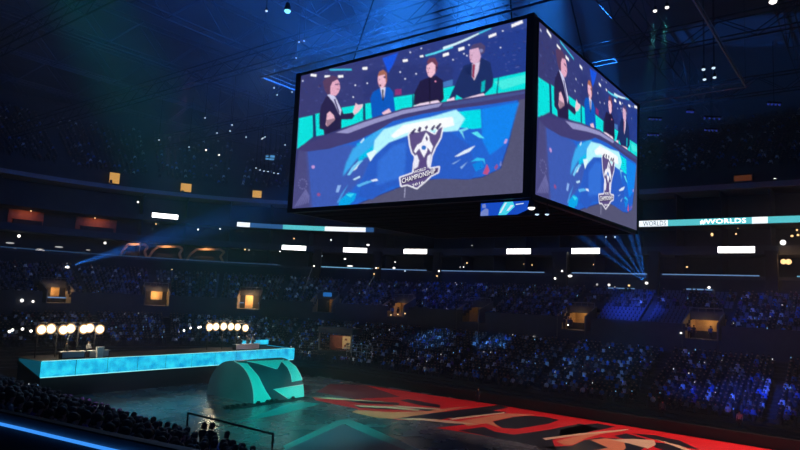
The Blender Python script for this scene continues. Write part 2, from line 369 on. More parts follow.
# small lamps sprinkled over suites
lampm = [glow('lamp_white', (1, .95, .9, 1), 2.2), glow('lamp_warm', (1, .6, .25, 1), 1.6), glow('lamp_cool', (.6, .8, 1, 1), 1.2), glow('lamp_dull', (.8, .8, .8, 1), .5)]
def small_lamp(px, py, o, r, w, m, lb, grp=None, name='wall_lamp'):
    p = on_o(px, py, o)
    mb = MB(); mb.ball((0, 0, 0), r, 0, 8, 5, (1, w, 1)); n = bp(st(p.x, p.y), o)[1]
    mb.box((r*.9, 0, 0), (r*.8, r*w*.9, r*.9), 1)
    x = tag(obj(name, mb, [lampm[m], blackm], loc=(p.x, p.y, p.z)), lb, 'lamp', grp); x.rotation_euler.z = math.atan2(n.y, n.x); return x
LG = 'small lamps dotted around the suite level'
for px, py, o, r, w, m in [(294, 238.5, 32, .16, 1, 1), (331, 240, 32, .16, 1, 0), (368, 245, 32, .2, 1.7, 0), (19, 236, 36, .28, 1, 0), (105, 243, 36, .25, 1, 0), (10, 243, 34, .16, 4.5, 3), (15, 249, 34, .14, 4.5, 3), (40, 250, 34, .18, 4.8, 0), (59, 247, 34, .16, 4.5, 3),
        (88, 250, 34, .1, 4, 3), (133, 240, 34, .14, 7, 1), (24, 206, 34, .14, 6, 1), (89, 213, 34, .14, 6, 1), (31, 211, 34, .13, 1, 1), (95, 218, 34, .13, 1, 1), (138, 202, 33, .2, 1, 0), (156, 224, 33, .13, 1, 1), (198, 229.5, 33, .18, 1, 0), (220, 229, 33, .13, 1, 0),
        (345, 259, 36, .18, 1.5, 0), (350, 266, 32, .13, 5, 0), (314, 266, 30.6, .17, 1, 0), (322, 256, 33, .13, 1, 2), (376, 268, 30.6, .16, 1, 0), (374, 274, 30.6, .16, 1, 1), (378, 268, 30.6, .13, 1, 1), (395, 262, 34, .13, 1, 0), (394, 268, 32, .2, 1.5, 0), (405, 271, 31, .15, 1, 2),
        (437, 276, 30.6, .16, 1, 1), (439, 271, 30.6, .18, 1, 0), (462, 267, 34, .17, 3, 0), (467, 263, 34, .15, 1, 1), (530, 265, 36, .3, 1.8, 1), (524, 264, 36, .1, 1, 1), (553, 261, 31.9, .15, 1.4, 0), (562, 271, 30.6, .17, 1, 0), (555, 278.5, 30.6, .2, 1, 0), (570, 276, 31, .2, 2, 0),
        (597, 284.5, 31, .2, 1, 3), (609, 285, 31, .2, 1, 0), (629, 285.5, 31, .15, 1.2, 1), (596, 264.5, 36, .26, 2, 1), (677, 264, 36, .22, 1.6, 1), (687, 267, 36, .12, 1.4, 1), (709, 287.5, 31, .2, 1, 0), (783, 242.5, 31.9, .38, 1, 0), (738, 227.5, 36, .15, 1, 1), (736, 234, 36, .14, 1, 1),
        (712, 234.5, 36, .28, .7, 1), (798, 235, 36, .17, 1, 1), (792, 236, 36, .17, 1.2, 1), (797, 230, 36, .14, 1, 1), (775, 179.6, 33, .2, 1.3, 0), (734, 188, 33, .17, 1, 0), (604, 228, 36, .15, 1, 2), (615, 237, 36, .15, 1, 2), (620, 234, 36, .15, 1, 0), (606, 237, 36, .12, 1, 2), (596, 241, 36, .13, 1, 0),
        (424, 233.5, 36, .11, 1, 2), (430, 233, 36, .11, 1, 2), (437, 231, 36, .14, 1, 2), (437, 236, 36, .11, 1, 2), (472, 245.5, 36, .12, 1.3, 3), (249, 250, 33, .18, 1, 3), (245, 249.5, 33, .18, 1, 1), (280, 251.5, 33, .14, 1, 0),
        (22, 300.5, 19.1, .26, 1, 0), (33, 301.5, 19.1, .2, 1, 0), (105, 318, 19.1, .15, 1, 3), (172, 269.5, 31, .12, 1, 1), (206, 150, 38, .2, 1, 0), (219, 155, 40, .18, 1, 0)]:
    small_lamp(px, py, o, r, w, m, 'small bright lamp among many dotted around the dark upper levels', LG)
# the double warm lamp at the right edge
x = small_lamp(783.5, 261.6, 31.5, .38, 1, 1, 'glowing warm double lamp near the right edge, left lobe'); y = small_lamp(788.5, 261.8, 31.5, .4, 1, 1, 'glowing warm double lamp near the right edge, right lobe')
for p in (x, y): light('POINT', p.location+Vector((-.8, 0, 0)), 60, (1, .55, .2), size=.2, name='warm_lamp')

# rear rail lights of the upper tier
for px0, px1, py, o, lb in [(608, 635, 288.5, 31.45, 'pale blue light bar behind the upper seats, below the blue beams'), (686.5, 714, 289.5, 31.45, 'pale blue light bar behind the upper seats below the right window line'), (92, 110, 298, 23, 'short pale light bar left of the second lit stair opening'), (148+20, 192, 301, 23, 'pale light bar beside the warm wedge-shaped opening at left'), (221, 244, 302.3, 23, 'pale light bar left of the tall narrow lit doorway'), (46, 66, 297.5, 22.4, 'dim light bar under the leftmost lit opening'), (258, 264, 303.3, 23, 'tiny light bar right of the tall narrow lit doorway'),
        (298.5, 305, 305, 22, 'short grey light bar at the foot of the aisle rail'), (350, 361, 306.5, 22, 'short grey light bar on the seats right of the blue sign')]:
    a = on_o(px0, py, o); b = on_o(px1, py, o); sa, sb = sorted((st(a.x, a.y), st(b.x, b.y))); z = (a.z+b.z)/2
    mb = MB(); band(mb, o-.1, o, z-.1, z+.1, sa, sb); sp = (a+b)/2
    mb2 = MB(); tag(obj('light_bar', mb, g_pale), lb, 'light bar', 'light bars behind the upper seats')

# arched warm suite fronts, far left
arch_m = mat('arch_timber', (.45, .26, .13, 1), .6, noise=.3)
for px, w, lb in [(134, 5.0, 'arched suite front with timber edge, leftmost of three, mostly dark'), (166, 6.5, 'arched suite front glowing warm along its timber edge, middle of three'), (206, 7.5, 'widest arched suite front with warm timber frame, right of three')]:
    p = on_o(px, 250, 34); s = st(p.x, p.y); q, n = bp(s, 34)
    t = thing('suite_arch', lb, 'suite front', (q.x, q.y, 18.0), math.atan2(n.y, n.x), 'arched suite fronts')
    mb = MB(); w2 = w/2
    pts = [(-w2, 0), (-w2*.8, 1.4), (-w2*.5, 2.5), (w2*.75, 2.8), (w2, 2.3), (w2*.8, 1.3), (w2*1.0, 0)]
    for a, b in zip(pts, pts[1:]):
        c = ((a[0]+b[0])/2, (a[1]+b[1])/2); L = math.hypot(b[0]-a[0], b[1]-a[1]); an = math.atan2(b[1]-a[1], b[0]-a[0])
        vs = [(dx, -(c[0]+u*math.cos(an)*L/2-v*math.sin(an)*.22), c[1]+u*math.sin(an)*L/2+v*math.cos(an)*.22) for dx in (-.4, .4) for u, v in ((-1.05, -1), (1.05, -1), (1.05, 1), (-1.05, 1))]
        mb.add(vs, [(3, 2, 1, 0), (4, 5, 6, 7), (0, 1, 5, 4), (1, 2, 6, 5), (2, 3, 7, 6), (3, 0, 4, 7)])
    obj('arch_frame', mb, arch_m, t)
    mb = MB(); mb.box((.9, 0, .6), (.8, w*.7, 1.2), taper=.8); obj('lounge_sofa', mb, blackm, t)
    light('AREA', (q.x-n.x*1.2, q.y-n.y*1.2, 20.9), 60, (1, .6, .3), (q.x+n.x, q.y+n.y, 19.2), 1.5, name='arch_lamp')
# red-brown lit rooms behind the suites, far left
brick = mat('red_brown_panelling', (.3, .1, .06, 1), .7, noise=.4, nscale=1.5)
for px, w, lb in [(26, 6.0, 'dim red-brown lit suite interior at the far left edge'), (97, 7.5, 'dim red-brown lit suite interior right of the first one')]:
    p = on_o(px, 222, 37); s = st(p.x, p.y); q, n = bp(s, 37.4)
    t = thing('suite_room', lb, 'suite interior', (q.x, q.y, 22.5), math.atan2(n.y, n.x), 'red-brown lit suites')
    mb = MB(); mb.box((0, 0, 1.6), (.3, w, 2.6)); obj('back_wall', mb, brick, t)
    mb = MB(); mb.box((-1.2, 0, .5), (.5, w*.8, 1.0)); mb.box((-1.2, 0, 1.05), (.8, w*.84, .1)); obj('counter', mb, blackm, t)
    light('AREA', (q.x-n.x*1.5, q.y-n.y*1.5, 25.3), 60, (1, .4, .2), (q.x, q.y, 23.4), 3, name='room_lamp')

# ------------------------------------------------------------------ stair portals in the upper tier
warm = (1, .58, .25)
def portal(px, lb, w=2.9, h=2.5, op=(0, 1), people=True, E=60, z0=9.0):
    p = on_o(px, 310, 22); s = st(p.x, p.y); q, n = bp(s, 19.3)
    t = thing('stair_portal', lb, 'stair opening', (q.x, q.y, z0), math.atan2(n.y, n.x), 'lit stair openings in the upper tier')
    # local +x outward (away from the floor), y along the tier
    for sd, nm in ((-1, 'cheek_wall'), (1, 'cheek_wall')):
        mb = MB(); y0, y1 = sd*2.05, sd*2.25
        a = [(0, y0, -1.9), (4.6, y0, -1.9), (4.6, y0, 3.6), (0, y0, 2.1)]; b = [(x_, y1, z_) for x_, _, z_ in a]
        mb.add(a+b, [(0, 1, 2, 3), (7, 6, 5, 4), (0, 4, 5, 1), (1, 5, 6, 2), (2, 6, 7, 3), (3, 7, 4, 0)]); obj(nm, mb, cheekm, t)
    mb = MB(); mb.box((4.0, 0, h+.55), (.3, 4.2, 1.1)); obj('lintel', mb, conc2, t)
    rl = MB(); rl.path([(4.0, -2.1, 3.0+.1), (4.0, -2.1, 4.1), (4.0, 2.1, 4.1), (4.0, 2.1, 3.1)], .05)
    for yy in (-1, 0, 1): rl.tube((4.0, yy, 3.1), (4.0, yy, 4.1), .03)
    obj('guard_rail', rl, truss_m, t)
    mb = MB(); mb.box((6.8, 0, 1.3), (.2, 4.0, 2.8)); y0 = -2.0; mb.box((5.4, -2.0, 1.3), (2.8, .1, 2.8)); mb.box((5.4, 2.0, 1.3), (2.8, .1, 2.8)); mb.box((5.4, 0, 2.65), (2.8, 4, .1)); obj('corridor', mb, cream, t)
    if op != (0, 1):
        for ww, yy in ((op[0]*4, 2.0-op[0]*2), ((1-op[1])*4, -2.0+(1-op[1])*2)):
            mb = MB(); mb.box((4.1, yy, 1.2), (.12, ww, 2.7)); obj('side_panel', mb, blackm, t)
    if px in (578, 704, 155, 54):
        mb = MB(); mb.box((3.85, 0, .45), (.25, 4.0, .95)); mb.box((3.85, 0, .96), (.32, 4.0, .08)); obj('parapet', mb, blackm, t)
    c = q+n*2.6; light('POINT', (c.x, c.y, z0+1.9), E*.22, warm, size=.25, name='corridor_lamp'); c = q+n*5.6; light('POINT', (c.x, c.y, z0+2.2), E*.14, warm, size=.25, name='corridor_lamp')
    return t, q, n
PL = {578: 'stair opening with orange lit wall and pale sloping cheek, right of the jumbotron corner', 704: 'stair opening with two orange lit strips, rightmost in the upper tier', 476: 'dark stair opening with grey sloping cheek below the middle of the suites',
      400: 'pale triangular stair opening with people and small lamps, left of centre', 325: 'narrow stair opening under a small blue sign', 249: 'tall narrow amber doorway above the right bank of stage lamps', 155: 'warm wedge-shaped opening at left', 54: 'leftmost lit opening of the upper tier'}
PO = {578: ((.0, 1), 200, 9), 704: ((.0, 1), 200, 9), 476: ((.0, 1), 30, 9), 400: ((0, 1), 160, 9), 325: ((.6, .8), 60, 9), 249: ((.25, .62), 1500, 9), 155: ((.3, .8), 800, 9), 54: ((.4, .75), 600, 9)}
for px, _ in PORT:
    portal(px, PL[px], op=PO[px][0], E=PO[px][1])
# upper level doorways
for px, py, w, lb in [(114.5, 178, 1.9, 'small amber lit doorway high at left, leftmost of the top tier'), (186, 188.5, 2.1, 'small amber lit doorway high in the top tier, second from the left'), (257, 195.5, 1.9, 'small amber lit doorway high up just left of the jumbotron'), (743, 182, 2.4, 'small dim orange doorway high at right beside the white lamp')]:
    q = on_o(px, py, 33.4); s = st(q.x, q.y); n = bp(s, 33.4)[1]
    t = thing('lit_doorway', lb, 'doorway', (q.x, q.y, q.z), math.atan2(n.y, n.x), 'amber doorways of the top tier')
    mb = MB(); mb.box((0, w/2+.1, 0), (.5, .2, 2.2)); mb.box((0, -w/2-.1, 0), (.5, .2, 2.2)); mb.box((0, 0, 1.15), (.5, w+.4, .2)); obj('door_frame', mb, blackm, t)
    mb = MB(); mb.box((.12, 0, 0), (.1, w, 2.1)); obj('door_glass', mb, glow('amber_interior' if px < 700 else 'dim_amber', L3(235, 175, 80), .75) if px < 700 else glow('dim_amber', L3(200, 110, 50), .12), t)
    mb = MB(); mb.box((.02, w*.3, -.75), (.1, w*.3, .6), taper=.7); obj('lower_panel', mb, blackm, t)

# ------------------------------------------------------------------ jumbotron
X0, Y0, LX, LY, ZT, ZB = 35.36, 17.29, 22.1, 22.0, 31.47, 19.47
# picture shown on the screens, painted at the photo's own resolution onto a fine grid
SSX, OX, OY, CW, CH = 4, 288, 12, 244, 202
cv = np.zeros((CH*SSX, CW*SSX, 3), np.float32)
yy_, xx_ = np.mgrid[0:CH*SSX, 0:CW*SSX]; XX = xx_/SSX+OX; YY = yy_/SSX+OY
def srgb(c): return np.array([lin(v) for v in c], np.float32)
cv[:] = srgb((64, 68, 128))
t_ = np.clip((XX-298)/230, 0, 1)[..., None]; cv[:] = srgb((58, 60, 114))*(1-t_)+srgb((34, 60, 142))*t_
def blur(a, k):
    for ax in (0, 1):
        c = np.cumsum(np.pad(a, [(k+1, k) if i == ax else (0, 0) for i in range(a.ndim)], mode='edge'), axis=ax)
        n = a.shape[ax]; a = (np.take(c, range(2*k+1, 2*k+1+n), axis=ax)-np.take(c, range(0, n), axis=ax))/(2*k+1)
    return a
def P(pts, col, soft=0, alpha=1.0):
    xs = [p[0] for p in pts]; ys = [p[1] for p in pts]; pad = soft+1
    x0 = max(0, int((min(xs)-pad-OX)*SSX)); x1 = min(CW*SSX, int((max(xs)+pad-OX)*SSX)+1); y0 = max(0, int((min(ys)-pad-OY)*SSX)); y1 = min(CH*SSX, int((max(ys)+pad-OY)*SSX)+1)
    if x1 <= x0 or y1 <= y0: return
    gx = XX[y0:y1, x0:x1]; gy = YY[y0:y1, x0:x1]; ins = np.zeros(gx.shape, bool); n = len(pts)
    for i in range(n):
        (ax, ay), (bx, by) = pts[i], pts[(i+1) % n]
        if ay == by: continue
        ins ^= ((gy < ay) != (gy < by)) & (gx < (bx-ax)*(gy-ay)/(by-ay)+ax)
    a = ins.astype(np.float32)
    if soft: a = blur(blur(a, max(1, int(soft*SSX/2))), max(1, int(soft*SSX/2)))
    a = (a*alpha)[..., None]; cv[y0:y1, x0:x1] = cv[y0:y1, x0:x1]*(1-a)+srgb(col)*a
def T(ox, oy, k=5.0): return lambda *v: [(ox+v[i]/k, oy+v[i+1]/k) for i in range(0, len(v), 2)]
A1, A2, A3, A4, A5, A8 = T(286, 60), T(360, 40), T(440, 15), T(286, 125), T(440, 110), T(370, 120, 5.625)
def dot(x, y, r, c, soft=.3): P([(x+r*math.cos(k), y+r*math.sin(k)) for k in np.linspace(0, 6.28, 9)[:-1]], c, soft)
for k in range(700):
    x = R.uniform(294, 528); y = R.uniform(20, 130); c = R.choice([(50, 60, 120), (90, 100, 170), (35, 45, 105), (30, 60, 150)]); P([(x, y), (x+R.uniform(1, 5), y-R.uniform(0, 1)), (x+2, y+.8)], c, .4, .75)
cy = (40, 205, 235); wh = (250, 250, 255)
P(A2(0, 170, 140, 130, 250, 120, 450, 130, 450, 250, 0, 300), (40, 50, 110), 3, .5)
P(A2(95, 88, 175, 60, 150, 120, 125, 165), (25, 85, 225), 1.2)
P(A3(0, 60, 445, -30, 445, 60, 0, 140), (60, 80, 150), 2, .4)
for a in (A1(108, 64, 137, 68, 135, 80, 106, 76), A1(177, 73, 204, 73, 203, 83, 176, 83), A1(243, 74, 270, 72, 270, 84, 243, 86), A1(366, 34, 390, 34, 390, 46, 366, 46), A2(-2, 134, 20, 132, 18, 145, -2, 146), A2(197, 97, 222, 94, 223, 106, 198, 110), A2(283, 78, 300, 74, 302, 84, 284, 86), A2(400, 70, 428, 62, 430, 75, 402, 83), A3(76, 166, 106, 158, 108, 172, 78, 182), A3(228, 103, 266, 89, 268, 102, 230, 116), A3(343, 48, 398, 25, 402, 40, 345, 63), A3(0, 196, 28, 188, 28, 200, 0, 210)): P(a, wh, .3)
P(A1(200, 41, 312, 40, 312, 49, 202, 49), (60, 190, 225), .4)
P(A2(310, 74, 360, 60, 450, 28, 450, 38, 360, 70, 312, 82), (90, 215, 245), .3); P(A3(0, 160, 60, 140, 120, 115, 180, 88, 180, 95, 120, 126, 60, 151, 0, 173), (215, 245, 255), .3); P(A3(180, 87, 240, 63, 242, 68, 180, 96), (70, 200, 240), .3)
for x, y in ((299.5, 80), (350, 97), (352, 85), (316, 86), (402, 79), (364, 83), (418, 48), (407, 52), (461, 54), (464, 56), (498, 48), (413, 74), (397, 72), (466, 45), (476, 64), (500, 31), (330, 100), (450, 60)): dot(x, y, .8, (225, 230, 255))
# cyan wall behind the desk
C1 = (10, 225, 222)
for a in (A1(50, 290, 118, 276, 120, 385, 70, 425, 42, 445), A1(130, 270, 165, 262, 175, 375, 135, 382), A1(255, 240, 370, 222, 375, 308, 255, 345), A1(380, 222, 440, 210, 440, 295, 382, 303), A2(10, 320, 50, 315, 50, 385, 10, 400), A2(150, 290, 250, 275, 250, 350, 150, 370), A2(250, 275, 450, 236, 450, 320, 250, 350), A3(0, 372, 120, 345, 250, 325, 437, 286, 437, 382, 225, 420, 0, 440)): P(a, C1, .4)
P(A3(260, 340, 437, 300, 437, 340, 300, 380), (70, 235, 225), 1)
P(A2(400, 215, 450, 200, 450, 232, 400, 242), (70, 120, 190), .6)
for a in (A1(118, 272, 131, 270, 136, 385, 122, 388), A1(371, 222, 380, 221, 383, 302, 374, 304), A2(0, 322, 10, 320, 10, 400, 0, 402), A2(245, 275, 252, 274, 254, 340, 246, 345), A3(278, 318, 283, 316, 275, 412, 268, 414)): P(a, (20, 60, 110), .2)
P(A2(160, 248, 192, 246, 192, 275, 160, 278), (170, 50, 120), .8, .6)
# presenter 1
P(A1(160, 225, 185, 180, 205, 168, 240, 195, 262, 240, 272, 270, 318, 264, 328, 280, 315, 298, 262, 300, 262, 345, 180, 375, 172, 350, 152, 345, 150, 280), (42, 36, 78), .4)
P(A1(190, 172, 215, 168, 232, 185, 262, 250, 256, 278, 246, 262, 225, 215), (205, 205, 240), .3); P(A1(222, 195, 230, 193, 252, 260, 250, 275), (70, 60, 110), .2)
P(A1(167, 105, 185, 85, 218, 74, 242, 84, 244, 98, 222, 105, 210, 160, 192, 172, 178, 150), (88, 62, 98), .4)
P(A1(215, 108, 242, 94, 252, 115, 254, 140, 246, 162, 232, 178, 205, 172, 206, 130), (228, 170, 196), .3); dot(316.5, 85.6, 1.6, (60, 50, 100), .3); P(A1(228, 118, 250, 114, 250, 120, 228, 124), (110, 80, 120), .2)
P(A1(190, 270, 203, 256, 224, 278, 230, 300, 206, 322, 192, 335, 184, 325), (235, 185, 205), .3); P(A1(320, 262, 333, 215, 345, 226, 368, 222, 366, 236, 345, 262, 325, 276), (240, 200, 215), .3)
# presenter 2
P(A2(50, 260, 85, 240, 130, 236, 150, 262, 162, 362, 130, 378, 88, 388, 45, 398, 36, 290), (12, 88, 190), .4); P(A2(84, 236, 112, 236, 106, 285, 98, 300), (215, 215, 240), .3); P(A2(94, 248, 102, 248, 103, 305, 96, 305), (30, 30, 60), .2)
P(A2(72, 180, 80, 157, 100, 147, 118, 165, 119, 205, 108, 235, 90, 210), (165, 105, 90), .4); P(A2(74, 180, 108, 172, 114, 215, 98, 244, 80, 232, 73, 205), (238, 185, 205), .3); P(A2(80, 224, 90, 222, 90, 232, 82, 232), (60, 30, 60), .2)
P(A2(94, 368, 130, 345, 142, 365, 110, 384), (235, 195, 215), .3); P(A2(58, 396, 116, 386, 120, 402, 62, 414), (34, 36, 90), .3)
# presenter 3
P(A2(286, 206, 330, 188, 366, 180, 400, 206, 406, 300, 380, 328, 290, 330, 252, 330, 256, 270), (34, 28, 66), .4)
P(A2(318, 112, 330, 90, 360, 88, 374, 118, 366, 165, 350, 122, 325, 124), (110, 62, 88), .4); P(A2(318, 128, 345, 110, 362, 128, 360, 168, 340, 190, 326, 182, 316, 150), (240, 190, 210), .3); dot(432.5, 82, .8, (255, 160, 200))
P(A2(252, 335, 285, 322, 375, 306, 388, 318, 372, 338, 262, 352), (238, 215, 238), .3)
# presenter 4
P(A3(105, 255, 150, 242, 190, 215, 238, 240, 256, 330, 250, 365, 212, 402, 105, 428, 68, 405, 60, 440, 30, 425, 85, 300), (30, 46, 100), .4)
P(A3(195, 340, 214, 330, 210, 385, 192, 395), (10, 180, 190), .4)
P(A3(146, 248, 186, 236, 178, 285, 158, 332, 144, 308), (220, 200, 225), .3); P(A3(150, 250, 162, 249, 157, 325, 147, 310), (150, 40, 80), .2)
P(A3(133, 170, 150, 148, 190, 138, 213, 158, 208, 190, 192, 200, 182, 170), (78, 68, 112), .4); P(A3(134, 175, 178, 164, 190, 205, 184, 234, 156, 248, 138, 236, 132, 205), (218, 175, 205), .3); dot(478.5, 51, 2, (130, 130, 180), .3)
P(A3(98, 428, 150, 412, 205, 398, 215, 415, 200, 436, 110, 446), (240, 215, 240), .3); P(A3(22, 430, 58, 415, 60, 438, 20, 448), (240, 215, 240), .3)
for x, y, d_ in ((334, 84.5, 1), (376.5, 79.5, -1), (426.5, 68.5, -1), (469.2, 55.5, -1)):
    dot(x, y, .55, (60, 40, 80), .15); dot(x+d_*2.2, y-.2, .5, (60, 40, 80), .15); W0 = [(x-.5, y+4), (x+2*d_, y+4), (x+2*d_, y+4.7), (x-.5, y+4.7)]; P(W0, (150, 80, 110), .15); P([(x+d_*1.2, y), (x+d_*1.9, y+2.4), (x+d_*.8, y+2.4)], (200, 140, 165), .2)
P(A1(186, 300, 262, 285, 258, 345, 190, 372), (34, 28, 66), .8, .6); P(A3(150, 250, 148, 310, 120, 300, 110, 270), (22, 36, 84), .6, .7); P(A2(335, 192, 338, 325, 332, 325, 328, 195), (20, 16, 44), .3, .8); dot(381.5, 77, 1.2, (60, 50, 90), .3); dot(433.6, 68, 1.3, (60, 40, 80), .3)
# desk front, then desk top
P([(303, 150), (326, 148), (354, 141), (376, 130), (390, 122), (420, 114), (450, 109), (480, 106), (516, 101), (506, 147), (498, 172), (480, 180), (464, 182), (440, 180), (412, 184), (395, 190), (372, 199), (340, 212), (311, 212), (306, 180)], (36, 100, 208), .5)
P([(296, 150), (305, 150), (310, 212), (288, 214)], (74, 74, 128), .4); P([(527, 100), (517, 101), (507, 147), (499, 172), (480, 181), (464, 183), (440, 181), (412, 185), (395, 191), (372, 200), (340, 213), (530, 213)], (84, 84, 116), .5)
P([(304, 151), (345, 145), (372, 155), (360, 180), (330, 212), (308, 212)], (66, 88, 170), 3, .8)
P(A5(0, 25, 190, 5, 196, 100, 150, 105, 60, 92, 0, 85), (5, 220, 232), .8); P(A5(195, 5, 385, -30, 330, 170, 240, 240, 200, 160), (20, 132, 238), 1.5)
P(A4(340, 100, 460, 30, 460, 130, 420, 160, 380, 170, 350, 200), (0, 190, 235), 1.5)
P([(340, 178), (356, 158), (371, 146), (390, 138), (400, 132), (404, 126), (376, 130), (350, 150), (343, 165)], (60, 170, 240), 1.5)
P(A8(0, 215, 10, 120, 60, 60, 180, 20, 330, -10, 470, -50, 520, 0, 480, 70, 400, 78, 190, 100, 90, 135, 30, 190), (180, 245, 255), 1.2); P(A8(100, 95, 170, 35, 330, 5, 450, -10, 460, 40, 380, 60, 190, 80, 120, 110), (250, 253, 255), 1.2)
P(A8(-20, 240, 40, 180, 95, 135, 190, 98, 400, 76, 440, 80, 540, 150, 590, 290, 560, 350, 300, 345, 200, 370, 90, 390, 0, 460, -80, 440), (42, 92, 196), 1)
P(A8(30, 240, 120, 150, 190, 130, 180, 330, 20, 380), (52, 112, 215), 2)
# streaks
for a, c in ((A4(292, 258, 318, 215, 345, 190, 372, 183, 352, 205, 330, 225, 305, 258), (120, 205, 250)), (A4(318, 240, 355, 195, 340, 225), (220, 245, 255)), (A4(235, 345, 245, 310, 262, 308, 250, 345), (140, 180, 240)), (A4(356, 90, 375, 68, 378, 78, 362, 96), (190, 230, 255)), (A4(320, 280, 355, 262, 358, 270, 330, 284), (190, 230, 255)), (A4(390, 150, 430, 130, 440, 140, 408, 190), (225, 250, 255)),
             (A4(255, 385, 300, 345, 340, 352, 330, 385, 300, 412, 250, 412), (10, 165, 232)), (A4(285, 355, 330, 352, 310, 372), (60, 215, 245)), (A4(340, 310, 390, 290, 440, 285, 400, 300, 350, 320), (90, 180, 240)), (A4(410, 285, 440, 278, 448, 288, 420, 292), (220, 235, 255)), (A4(240, 400, 265, 350, 300, 300, 275, 350, 250, 400), (70, 150, 225)),
             (A5(60, 246, 110, 215, 165, 190, 135, 222, 80, 244), (225, 240, 255)), (A5(45, 284, 98, 256, 60, 282), (150, 190, 240)), (A5(90, 300, 128, 272, 96, 310), (140, 180, 235)), (A5(140, 275, 175, 252, 212, 258, 216, 290, 205, 268, 160, 270), (50, 190, 240)), (A5(150, 285, 200, 268, 210, 300, 170, 325), (15, 130, 225)), (A5(145, 125, 175, 118, 212, 155, 185, 150), (90, 225, 245)), (A5(80, 110, 125, 98, 130, 106, 100, 118, 112, 160, 95, 130), (120, 215, 240)),
             (A5(310, 180, 318, 160, 328, 160, 320, 182), (200, 160, 220)), (A5(205, 335, 225, 285, 238, 320, 228, 340), (190, 80, 130)), (A5(262, 305, 275, 285, 282, 300, 270, 318), (150, 80, 140)), (A5(288, 290, 296, 270, 300, 290, 292, 300), (120, 130, 200))): P(a, c, .4)
dot(310.3, 167.8, 1.8, (190, 150, 215), .6); dot(316, 196, 1.8, (150, 80, 140), .8)
P([(297, 151), (298, 146), (320, 138), (335, 131), (360, 121), (385, 114), (400, 109), (440, 103), (480, 97), (527, 90), (527, 100), (516, 102), (480, 107), (450, 110.5), (420, 115), (390, 122), (376, 131), (354, 141.5), (326, 149.5), (306, 152)], (66, 62, 116), .4)
P([(333, 133), (360, 123), (385, 115.5), (400, 111), (440, 104), (436, 108), (400, 115), (372, 124), (345, 134)], (150, 150, 200), .8); P([(440, 105), (480, 99), (525, 92.5), (525, 95), (480, 103), (440, 108)], (70, 80, 140), .6)
# faint crest in the lower left corner
for x in range(6): P([(292+x*2.6, 208-x*.7), (303+x*.6, 190+x*1.3), (303.8+x*.6, 190.4+x*1.3), (293+x*2.6, 208-x*.7)], (128, 128, 190), .2, .7)
for a in np.linspace(0, 6.28, 12): dot(300+4*math.cos(a), 185+5*math.sin(a), .6, (125, 125, 185), .3)
# crest with the cup in the middle of the desk
def W(a, b, w, c=(245, 245, 255)):
    (ax, ay), (bx, by) = a, b; L = math.hypot(bx-ax, by-ay) or 1; nx, ny = -(by-ay)/L*w/2, (bx-ax)/L*w/2; P([(ax+nx, ay+ny), (bx+nx, by+ny), (bx-nx, by-ny), (ax-nx, ay-ny)], c, .15)
sh = A8(200, 88, 208, 150, 220, 195, 242, 222, 232, 250, 226, 310, 152, 335, 160, 388, 196, 380, 250, 402, 300, 360, 330, 330, 372, 310, 378, 276, 322, 285, 334, 215, 352, 170, 385, 110, 398, 42, 370, 55, 350, 90, 300, 62, 250, 75, 220, 70)
P(sh, (92, 78, 132), .3)
for a, b in zip(sh, sh[1:]+sh[:1]): W(a, b, 1.3)
for a in (A8(210, 80, 235, 55, 245, 58, 225, 90), A8(250, 70, 262, 45, 275, 50, 268, 78), A8(292, 50, 306, 36, 312, 48, 300, 66), A8(325, 60, 345, 35, 352, 42, 338, 70), A8(352, 52, 380, 25, 388, 30, 366, 66)): P(a, (60, 50, 100), .2)
P(A8(285, 110, 300, 78, 318, 100, 322, 128, 340, 160, 330, 195, 310, 165, 306, 190, 290, 225, 272, 190, 262, 170, 240, 198, 232, 185, 250, 150, 275, 135), (245, 245, 255), .3); P(A8(296, 112, 304, 96, 312, 118, 305, 130), (80, 66, 120), .2); dot(421.2, 149.5, 2.5, (40, 110, 200), .3)
P(A8(255, 190, 270, 205, 285, 235, 300, 200, 318, 195, 305, 235, 300, 285, 318, 295, 240, 298, 262, 280, 270, 235), (88, 72, 130), .2)
P(A8(232, 215, 250, 205, 262, 240, 255, 275, 235, 290), (235, 235, 250), .3); P(A8(310, 215, 330, 200, 322, 270, 312, 285, 305, 250), (235, 235, 250), .3)
P(A8(166, 348, 300, 318, 362, 290, 366, 300, 350, 318, 300, 335, 180, 372, 170, 375), (70, 56, 100), .3)
W(A8(184, 395, 0, 0)[0], A8(180, 450, 0, 0)[0], .6, (190, 190, 225))
cv *= (1+.12*(NR.rand(CH*SSX//6+1, CW*SSX//6+1).repeat(6, 0).repeat(6, 1)[:CH*SSX, :CW*SSX, None]-.5))
cv = blur(cv, 1)
# homography from the unit square (u to the right, v down) to the traced quad
def homog(src, dst):
    A = []; B = []
    for (x, y), (u, v) in zip(src, dst):
        A += [[x, y, 1, 0, 0, 0, -u*x, -u*y], [0, 0, 0, x, y, 1, -v*x, -v*y]]; B += [u, v]
    h = np.linalg.solve(np.array(A, float), np.array(B, float)); return np.append(h, 1).reshape(3, 3)
QUAD = [(298, 75), (527, 18), (524, 197), (290, 210)]
HM = homog([(0, 0), (1, 0), (1, 1), (0, 1)], QUAD); HI = np.linalg.inv(HM)
GU, GV = 380, 220
u_, v_ = np.meshgrid(np.linspace(0, 1, GU+1), np.linspace(0, 1, GV+1)); w_ = HM[2, 0]*u_+HM[2, 1]*v_+1
ix = np.clip(((HM[0, 0]*u_+HM[0, 1]*v_+HM[0, 2])/w_-OX)*SSX, 0, CW*SSX-1).astype(int); iy = np.clip(((HM[1, 0]*u_+HM[1, 1]*v_+HM[1, 2])/w_-OY)*SSX, 0, CH*SSX-1).astype(int)
colr = cv[iy, ix].reshape(-1, 3)
SW, SH = 21.3, 11.5
